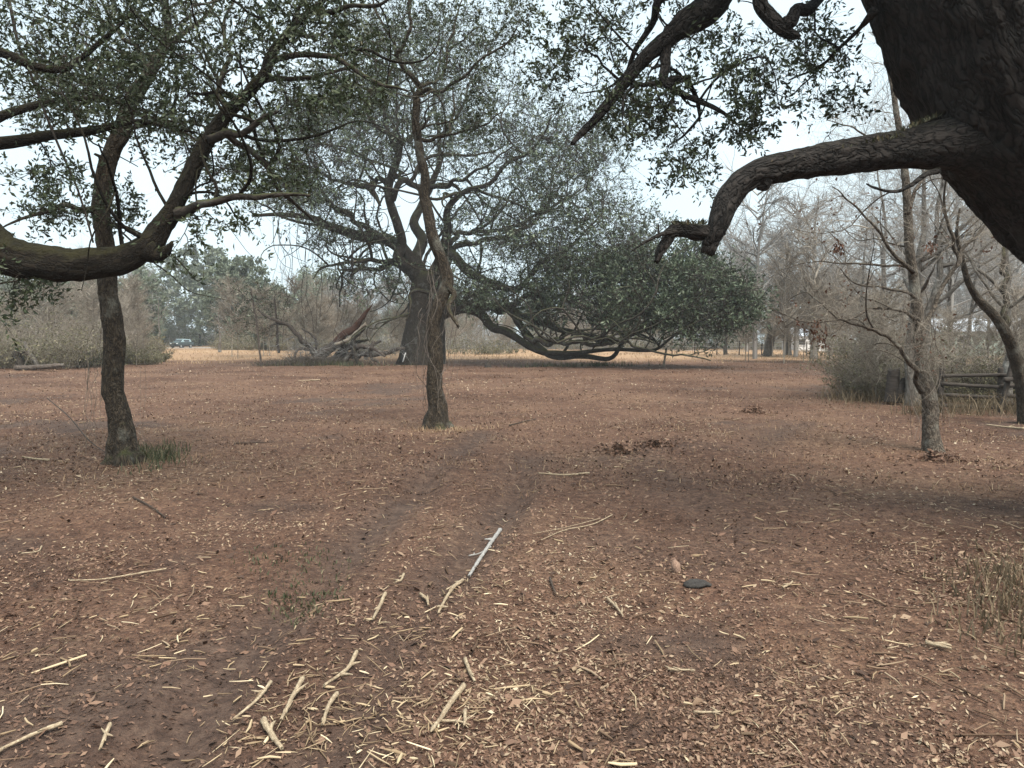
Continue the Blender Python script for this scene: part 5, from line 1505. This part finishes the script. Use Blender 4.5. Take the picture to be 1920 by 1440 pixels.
def litter(name, n, d0, d1, size, mat, label, pw=1.0, aspect=.45, tilt=.45, clump=0.0, seed=1, lift=.006, bias=0.0):
    x, y = scatter(n, d0, d1, pw)
    if clump:
        keep = rng.random(n) < np.clip(.5 + clump * n2(x, y, 1.1, seed) + clump * .6 * n2(x, y, .35, seed + 1), .05, 1)
        keep &= rng.random(n) > damp_mask(x, y) * .8
        x, y = x[keep], y[keep]
    n = len(x)
    z = gz(x, y, True) + lift
    a = rng.uniform(0, 6.28, n)
    ax = norm(np.stack([np.cos(a), np.sin(a), rng.normal(size=n) * tilt], 1))
    sz = size * np.minimum(rng.lognormal(0, .38, n), 1.9) * (1 + .045 * y)
    up = norm(np.array([0, 0, 1.0]) + rng.normal(size=(n, 3)) * tilt)
    sd_ = norm(np.cross(ax, up)); up = np.cross(sd_, ax)
    C = np.stack([x, y, z], 1); Ls = sz[:, None]; W = Ls * aspect * rng.uniform(.6, 1.3, n)[:, None]
    cu = rng.uniform(-.1, .35, n)[:, None]
    b = C - ax * Ls * .5 + up * Ls * cu * .3; t = C + ax * Ls * .5 + up * Ls * cu * .5
    l = C + sd_ * W * .5 + up * W * .3 * rng.random((n, 1)); r = C - sd_ * W * .5 + up * W * .3 * rng.random((n, 1))
    V = np.stack([b, l, t, r], 1).reshape(-1, 3)
    low = np.minimum(0, (V[:, 2].reshape(-1, 4).min(1) - (z - lift)))
    V[:, 2] -= np.repeat(low * .6, 4)
    k = np.arange(n)[:, None] * 4
    tri = np.concatenate([k + [[0, 1, 2]], k + [[0, 2, 3]]], 0)
    rn = np.clip(rng.random(n) + bias + .34 * n2(x, y, 2.2, seed + 5) + .16 * n2(x, y, .5, seed + 6) - .3 * damp_mask(x, y), 0, 1)
    o = mesh_np(name, V, tri, mat, attrs={"rnd": np.repeat(rn, 4)}, smooth=False)
    tag(o, label, kind="stuff")
    return o


litter("leaf_litter", 240000, 2.2, 44, .0175, M['litter'], "trampled red brown dead leaves covering the ground", pw=1.55, clump=.55, seed=3, bias=-.08)
litter("leaf_litter", 3500, 2.2, 12, .036, M['litter'], "larger curled brown leaves in the foreground", pw=1.0, seed=13, bias=-.12)
litter("leaf_litter", 66000, 8, 42, .024, M['litter'], "coarse mixed leaf litter over the middle ground", pw=.8, clump=.9, seed=23, bias=-.15, tilt=.7)
litter("wood_chips", 6500, 2.2, 26, .026, M['chips'], "scattered pale shredded wood chips", pw=1.1, aspect=.24, tilt=.3, clump=.75, seed=8, lift=.012)


def straws(name, n, d0, d1, L_, r, mat, label, pw=1.0, clump=.6, seed=1, tilt=.12):
    x, y = scatter(n, d0, d1, pw)
    keep = rng.random(n) < np.clip(.25 + 1.1 * n2(x, y, 1.3, seed) + .5 * n2(x, y, .4, seed + 1), .03, 1)
    x, y = x[keep], y[keep]; n = len(x)
    z = gz(x, y, True)
    a = rng.uniform(0, 6.28, n)
    ln = L_ * rng.lognormal(0, .5, n) * (1 + .01 * y)
    dv = np.stack([np.cos(a), np.sin(a), rng.normal(size=n) * tilt], 1) * ln[:, None]
    C = np.stack([x, y, z + .012 + rng.random(n) * .012], 1)
    m = C + np.stack([rng.normal(size=n), rng.normal(size=n), rng.random(n) * .4], 1) * (ln * .045)[:, None]
    X = np.stack([C - dv / 2, m, C + dv / 2], 1)
    gzv_ = np.stack([gz(X[:, i, 0], X[:, i, 1], True) for i in range(3)], 1) + .006
    X[:, :, 2] = np.maximum(X[:, :, 2], gzv_)
    rr = r * rng.lognormal(0, .45, n) * (1 + .03 * y)
    V, q = tubes_batch(X, np.stack([rr * .9, rr, rr * .5], 1), 4)
    o = mesh_np(name, V, q, mat, attrs={"rnd": np.repeat(np.clip(rng.random(n), 0, 1), 12)})
    tag(o, label, kind="stuff")


straws("straw", 3600, 2.2, 30, .065, .0024, M['chips'], "broken straw and thin pale stems over the soil", pw=1.15, seed=41)
straws("twig_litter", 4500, 2.2, 34, .09, .003, M['twig_soil'], "small brown twigs strewn over the ground", pw=1.15, seed=47)
straws("splintered_wood", 500, 2.3, 5.2, .07, .0032, M['chips'], "chunky pale wood splinters in the near foreground", pw=1.0, seed=51)


def blades(name, pts, h, n_each, rad, mat, label, kind="stuff", spread=.35, width=.006, cat=None):
    pts = np.asarray(pts)
    n = len(pts) * n_each
    C = np.repeat(pts, n_each, axis=0).astype(float)
    C[:, 0] += rng.normal(size=n) * rad; C[:, 1] += rng.normal(size=n) * rad
    C[:, 2] = gz(C[:, 0], C[:, 1], True) - .005
    H = h * rng.uniform(.35, 1.1, n)
    ln = np.stack([rng.normal(size=n), rng.normal(size=n), np.zeros(n)], 1) * spread
    w = np.stack([rng.normal(size=n), rng.normal(size=n), np.zeros(n)], 1); w = norm(w) * width
    m = C + (ln * .4 + [0, 0, .6]) * H[:, None]; t = C + (ln * 1.1 + [0, 0, .95]) * H[:, None]
    V = np.stack([C - w, C + w, m + w * .7, m - w * .7, t], 1).reshape(-1, 3)
    k = np.arange(n)[:, None] * 5
    tri = np.concatenate([k + [[0, 1, 2]], k + [[0, 2, 3]], k + [[3, 2, 4]]], 0)
    o = mesh_np(name, V, tri, mat, attrs={"rnd": np.repeat(rng.random(n), 5)})
    tag(o, label, cat, kind=kind)
    return o


blades("grass_tuft", [G(292 + rng.normal() * 26, 860 + rng.normal() * 9) for _ in range(30)], .17, 20, .13, M['grass_green'], "green grass tuft at the foot of the left slim oak", kind="stuff")
blades("weeds", [G(1895 + rng.normal() * 30, 1120 + rng.normal() * 45) for _ in range(55)], .12, 12, .16, M['grass_dull'], "dull brownish green weeds at the right edge of the foreground")
blades("weeds", [G(540 + rng.normal() * 45, 1110 + rng.normal() * 35) for _ in range(26)] + [G(600 + rng.normal() * 30, 1045 + rng.normal() * 20) for _ in range(10)], .05, 12, .08, M['grass_green'], "thin green weeds growing along the wheel track")
xg = rng.uniform(-75, 75, 4000); yg = 44 + 46 * rng.random(4000) ** 1.4
blades("dry_grass", np.stack([xg, yg, yg * 0], 1), .22, 4, .35, M['grass_straw'], "pale dry grass across the far clearing", width=.02)
xg, yg = scatter(1500, 8, 44, .8)
blades("dry_grass", np.stack([xg, yg, yg * 0], 1), .09, 4, .1, M['grass_straw'], "sparse dry grass stems standing in the soil", width=.004)
blades("dry_grass", [G(822 + rng.normal() * 40, 808 + abs(rng.normal()) * 6) for _ in range(22)], .12, 10, .06, M['grass_straw'], "dry grass ring at the foot of the slim middle oak", width=.004)
blades("weeds", [gpt(620 + rng.normal() * 60, 690, 40.5) for _ in range(60)] + [gpt(1080 + rng.normal() * 60, 690, 40) for _ in range(50)], .35, 10, .3, M['grass_green'], "low green grey weeds below the fallen limb and the low oak limbs", width=.015)

blades("weeds", [gpt(a, 780, 15.6 + rng.normal() * .4) for a in rng.uniform(1700, 1990, 70)], .5, 14, .16, M['grass_dull'], "dull weeds grown up through the rail fence", width=.006, spread=.5)
blades("weeds", [gpt(a, 745, 19 + rng.normal() * 1.0) for a in rng.uniform(1560, 1720, 60)], .45, 12, .25, M['grass_dull'], "dull weeds at the foot of the right hand shrubs", width=.007, spread=.5)
# pale shredded wood heaped in the near foreground
cl = [G(a, b) for a, b in ((560, 1340), (640, 1300), (720, 1330), (820, 1390), (860, 1340), (760, 1180), (900, 1120), (700, 1420), (520, 1400), (980, 1330))]
cx = np.repeat(np.array(cl), 48, axis=0); nn_ = len(cx)
cx[:, 0] += rng.normal(size=nn_) * .17; cx[:, 1] += rng.normal(size=nn_) * .17
a_ = rng.uniform(0, 6.28, nn_); ln_ = .055 * rng.lognormal(0, .5, nn_)
cx[:, 2] = gz(cx[:, 0], cx[:, 1], True) + .014
dv_ = np.stack([np.cos(a_), np.sin(a_), rng.normal(size=nn_) * .2], 1) * ln_[:, None] / 2
Xs_ = np.stack([cx - dv_, cx + rng.normal(size=(nn_, 3)) * (ln_ * .03)[:, None], cx + dv_], 1)
rr_ = .0028 * rng.lognormal(0, .5, nn_)
V, q = tubes_batch(Xs_, np.stack([rr_ * .7, rr_, rr_ * .4], 1), 4)
tag(mesh_np("shredded_wood", V, q, M['chips'], attrs={"rnd": np.repeat(rng.random(nn_), 12)}), "pale shredded wood among the sticks at the bottom centre", kind="stuff")

# mounds of raked soil and leaves
def mound(px, py, w, h, label, dark=True):
    c = G(px, py); n = 260
    a = rng.uniform(0, 6.28, n); q = np.abs(rng.normal(size=n)) * .55
    x = c[0] + np.cos(a) * q * w; y = c[1] + np.sin(a) * q * w * .6
    z = gz(x, y, True) + h * np.exp(-q * q * 3) * rng.random(n)
    ax = rand_dirs(n) * [1, 1, .4]; ax = norm(ax)
    ll = rng.uniform(.03, .09, n)
    V, t, rn = leaves_mesh(np.stack([x, y, z + .005], 1), ax, ll, ll * .6)
    o = mesh_np("debris_mound", V, t, M['litter'], attrs={"rnd": rn * .62})
    tag(o, label, "debris", "dark debris mounds on the soil", "stuff")


for (a, b, w, h, lab) in ((1168, 852, .55, .12, "low dark debris mound right of the slim middle oak"), (1415, 776, .5, .14, "small dark debris clump nearest the right shrubs"), (1230, 842, .45, .1, "flat dark debris patch just right of the low mound"),
                          (1750, 862, .6, .13, "brown leaf heap round the right slim tree's foot")):
    mound(a, b, w, h, lab)

# sticks one can point to: (pixels along it, radius m, material, label)
STICKS = [
    ([(938, 986), (915, 1020), (893, 1055), (880, 1078)], .022, 'stick_grey', "long pale grey lichened stick in the centre of the foreground"),
    ([(920, 1018), (900, 1030), (880, 1036)], .010, 'stick_grey', "short side prong lying against the long grey stick"),
    ([(868, 1088), (852, 1108), (838, 1130), (822, 1160)], .016, 'stick_pale', "knobbly pale stick continuing below the long grey one"),
    ([(858, 1086), (854, 1098), (838, 1108)], .011, 'stick_pale', "small forked pale piece at the knobbly stick's upper end"),
    ([(722, 1124), (712, 1146), (700, 1178)], .016, 'stick_pale', "thick pale split stick left of the knobbly one"),
    ([(788, 1112), (800, 1122), (803, 1134)], .014, 'chip_w', "curved bright chip between the two pale sticks"),
    ([(757, 1082), (752, 1094), (742, 1100)], .012, 'stick_pale', "little bright angled chip above the curved chip"),
    ([(669, 1240), (655, 1268), (640, 1280), (610, 1302)], .014, 'stick_pale', "crooked pale stick in the lower centre left"),
    ([(632, 1312), (616, 1340), (606, 1372)], .015, 'stick_pale', "straight thick pale stick below the crooked one"),
    ([(568, 1294), (548, 1330), (528, 1372)], .015, 'stick_pale', "forked pale stick near the bottom left of centre"),
    ([(508, 1302), (485, 1332), (440, 1368)], .011, 'stick_pale', "brownish thin stick left of the forked pale one"),
    ([(494, 1375), (512, 1405), (528, 1430)], .018, 'stick_pale', "chunky torn pale stick at the bottom left of centre"),
    ([(118, 1394), (60, 1415), (0, 1438)], .012, 'stick_pale', "long straight pale stick in the bottom left corner"),
    ([(208, 1398), (198, 1418), (190, 1436)], .012, 'stick_pale', "short pale stick right of the corner stick"),
    ([(872, 1252), (882, 1280), (890, 1294)], .013, 'stick_pale', "short thick pale stick right of centre bottom"),
    ([(870, 1304), (848, 1335), (828, 1368), (812, 1392)], .017, 'stick_pale', "ragged thick pale stick at the bottom centre"),
    ([(872, 1352), (872, 1370), (870, 1382)], .011, 'stick_pale', "small upright pale peg beside the ragged stick"),
    ([(822, 1372), (860, 1374), (880, 1380)], .008, 'stick_pale', "thin cross stick at the foot of the ragged stick"),
    ([(1148, 964), (1110, 984), (1060, 998), (1015, 1016)], .007, 'stick_pale', "long thin curved tan stem right of the grey stick"),
    ([(1125, 972), (1060, 992), (1000, 1006)], .004, 'stick_pale', "fine straight tan stem crossing beside the curved one"),
    ([(1031, 1096), (1036, 1112), (1042, 1124)], .011, 'stick_dark', "short brown stick lying end-on right of centre"),
    ([(1138, 1128), (1155, 1144), (1168, 1162)], .011, 'stick_pale', "short brown and tan stick further right of centre"),
    ([(312, 1068), (260, 1076), (190, 1090), (130, 1094)], .008, 'stick_pale', "long thin pale stem lying across the left foreground"),
    ([(78, 1018), (70, 1028), (40, 1034)], .008, 'stick_pale', "bent white twig like a hook at the left"),
    ([(92, 868), (70, 866), (42, 862)], .022, 'stick_pale', "pale stick left of the left slim oak's foot"),
    ([(250, 940), (280, 950), (310, 966)], .013, 'stick_dark', "dark crooked stick in front of the left slim oak"),
    ([(1105, 896), (1060, 898), (1010, 896)], .016, 'stick_pale', "whitish stick lying across the ground behind the curved tan stem"),
    ([(1920, 808), (1890, 804), (1850, 800)], .028, 'stick_pale', "long pale pole on the ground at the right edge"),
    ([(440, 842), (480, 838), (520, 836)], .010, 'stick_dark', "thin dark stick on the soil between the two slim oaks"),
    ([(955, 806), (985, 796), (1005, 790)], .016, 'stick_dark', "dark stick on the soil right of the slim middle oak"),
    ([(90, 790), (130, 818), (165, 842), (205, 860)], .013, 'stick_dark', "dark bare branch propped against the left slim oak's foot"),
    ([(1300, 1366), (1320, 1368), (1350, 1366)], .008, 'stick_pale', "small straight pale splinter at the bottom right of centre"),
    ([(1252, 1270), (1272, 1271), (1300, 1272)], .009, 'stick_pale', "flat pale splinter right of the bottom centre"),
    ([(1735, 1218), (1760, 1224), (1780, 1230)], .016, 'stick_pale', "pale leaf-shaped splinter in the lower right"),
    ([(1468, 1112), (1478, 1106), (1486, 1098)], .010, 'stick_pale', "tiny white forked twig in the right foreground"),
    ([(600, 712), (560, 714)], .03, 'stick_pale', "pale stick on the far soil before the fallen limb"),
]
M['chip_w'] = M['stick_pale']
for (c, r, mt, lab) in STICKS:
    pts = np.array([G(*q) for q in c])
    pts[:, 2] += r * .8 + .012
    if "propped" in lab:
        pts[0, 2] += .42; pts[1, 2] += .25; pts[2, 2] += .08
    if "knobbly" in lab or "ragged" in lab or "torn" in lab:
        rg = .3
    else:
        rg = .22
    rad = np.full(len(pts), r * .78) * np.linspace(1.0, .55, len(pts))
    p_, r_ = catmull(pts, rad, max(.012, r * .9))
    V, q, t, bc = tube(p_, r_, 9, rg, r * .06, rng.integers(90), 0, r * 1.2, 60)
    sp = [(V, [q, t], {"bark": bc, "rnd": np.full(len(V), .5)})]
    if r > .0075 and mt != 'stick_dark':
        for _ in range(rng.integers(1, 4)):     # torn splinters and side prongs
            i_ = rng.integers(1, len(p_) - 1)
            dd_ = norm(norm(p_[-1] - p_[0]) * rng.choice([-1, 1]) * rng.uniform(.4, 1) + np.array([rng.normal() * .7, rng.normal() * .7, .15]))
            ln_ = r * rng.uniform(2.5, 6)
            pp = np.array([p_[i_], p_[i_] + dd_ * ln_ * .5 + rng.normal(size=3) * r * .2, p_[i_] + dd_ * ln_])
            sp.append((lambda w: (w[0], [w[1], w[2]], {"bark": w[3], "rnd": np.full(len(w[0]), .5)}))(tube(*catmull(pp, np.array([r * .7, r * .45, r * .15]), r), 6, .3, 0, 3)))
    o = children_mesh("stick", sp, M[mt], None)
    tag(o, lab, "stick", "loose sticks on the ground")
# split wood chunk and dark clod in the right foreground
c = G(1270, 1085)
M['chunk'] = bark_mat('split tan wood', (0.15, 0.09, 0.066), (0.40, 0.27, 0.20), scale=22.0, bump=0.6, bdist=0.006)
V, q, t, bc = tube(*catmull(np.array([c + [.01, 0, -.02], c + [-.008, .01, .035], c + [-.022, .02, .078]]), np.array([.034, .031, .016]), .01), 7, .3, .004, 3, 0, .03, 50)
o = children_mesh("wood_chunk", [(V, [q, t], {"bark": bc, "rnd": np.full(len(V), .5)})], M['chunk'], None)
tag(o, "upright reddish tan wood chunk in the right foreground", "wood chunk")
M['clod'] = noise_mat("dark soil clod", [(0.3, (0.02, 0.018, 0.018)), (0.7, (0.06, 0.055, 0.05))], 30, .95, bump=.8)
c = G(1308, 1112)
pr = catmull(np.array([c + [-.09, 0, .0], c + [-.03, 0, .012], c + [.04, .01, .012], c + [.09, 0, 0]]), np.array([.02, .05, .045, .015]), .012)
V, q, t, bc = tube(*pr, 14, .35, 0, 5)
V[:, 2] = c[2] + (V[:, 2] - c[2]) * .5
o = children_mesh("soil_clod", [(V, [q, t], {"bark": bc})], M['clod'], None)
tag(o, "dark flat clod of soil beside the upright wood chunk", "clod")

# ------------------------------------------------------------------ haze
M['haze'] = bpy.data.materials.new("pale damp air")
M['haze'].use_nodes = True
hn, hl_ = M['haze'].node_tree.nodes, M['haze'].node_tree.links
hn.remove(hn["Principled BSDF"])
pv = hn.new("ShaderNodeVolumePrincipled")
pv.inputs["Color"].default_value = (0.93, 0.97, 1.0, 1)
pv.inputs["Density"].default_value = 0.0007
hl_.new(pv.outputs[0], hn["Material Output"].inputs["Volume"])
hz = box("haze", (0, 85, 15), (450, 300, 36), M['haze'])
hz["kind"] = "stuff"; hz["label"] = "thin pale damp air over the whole clearing"
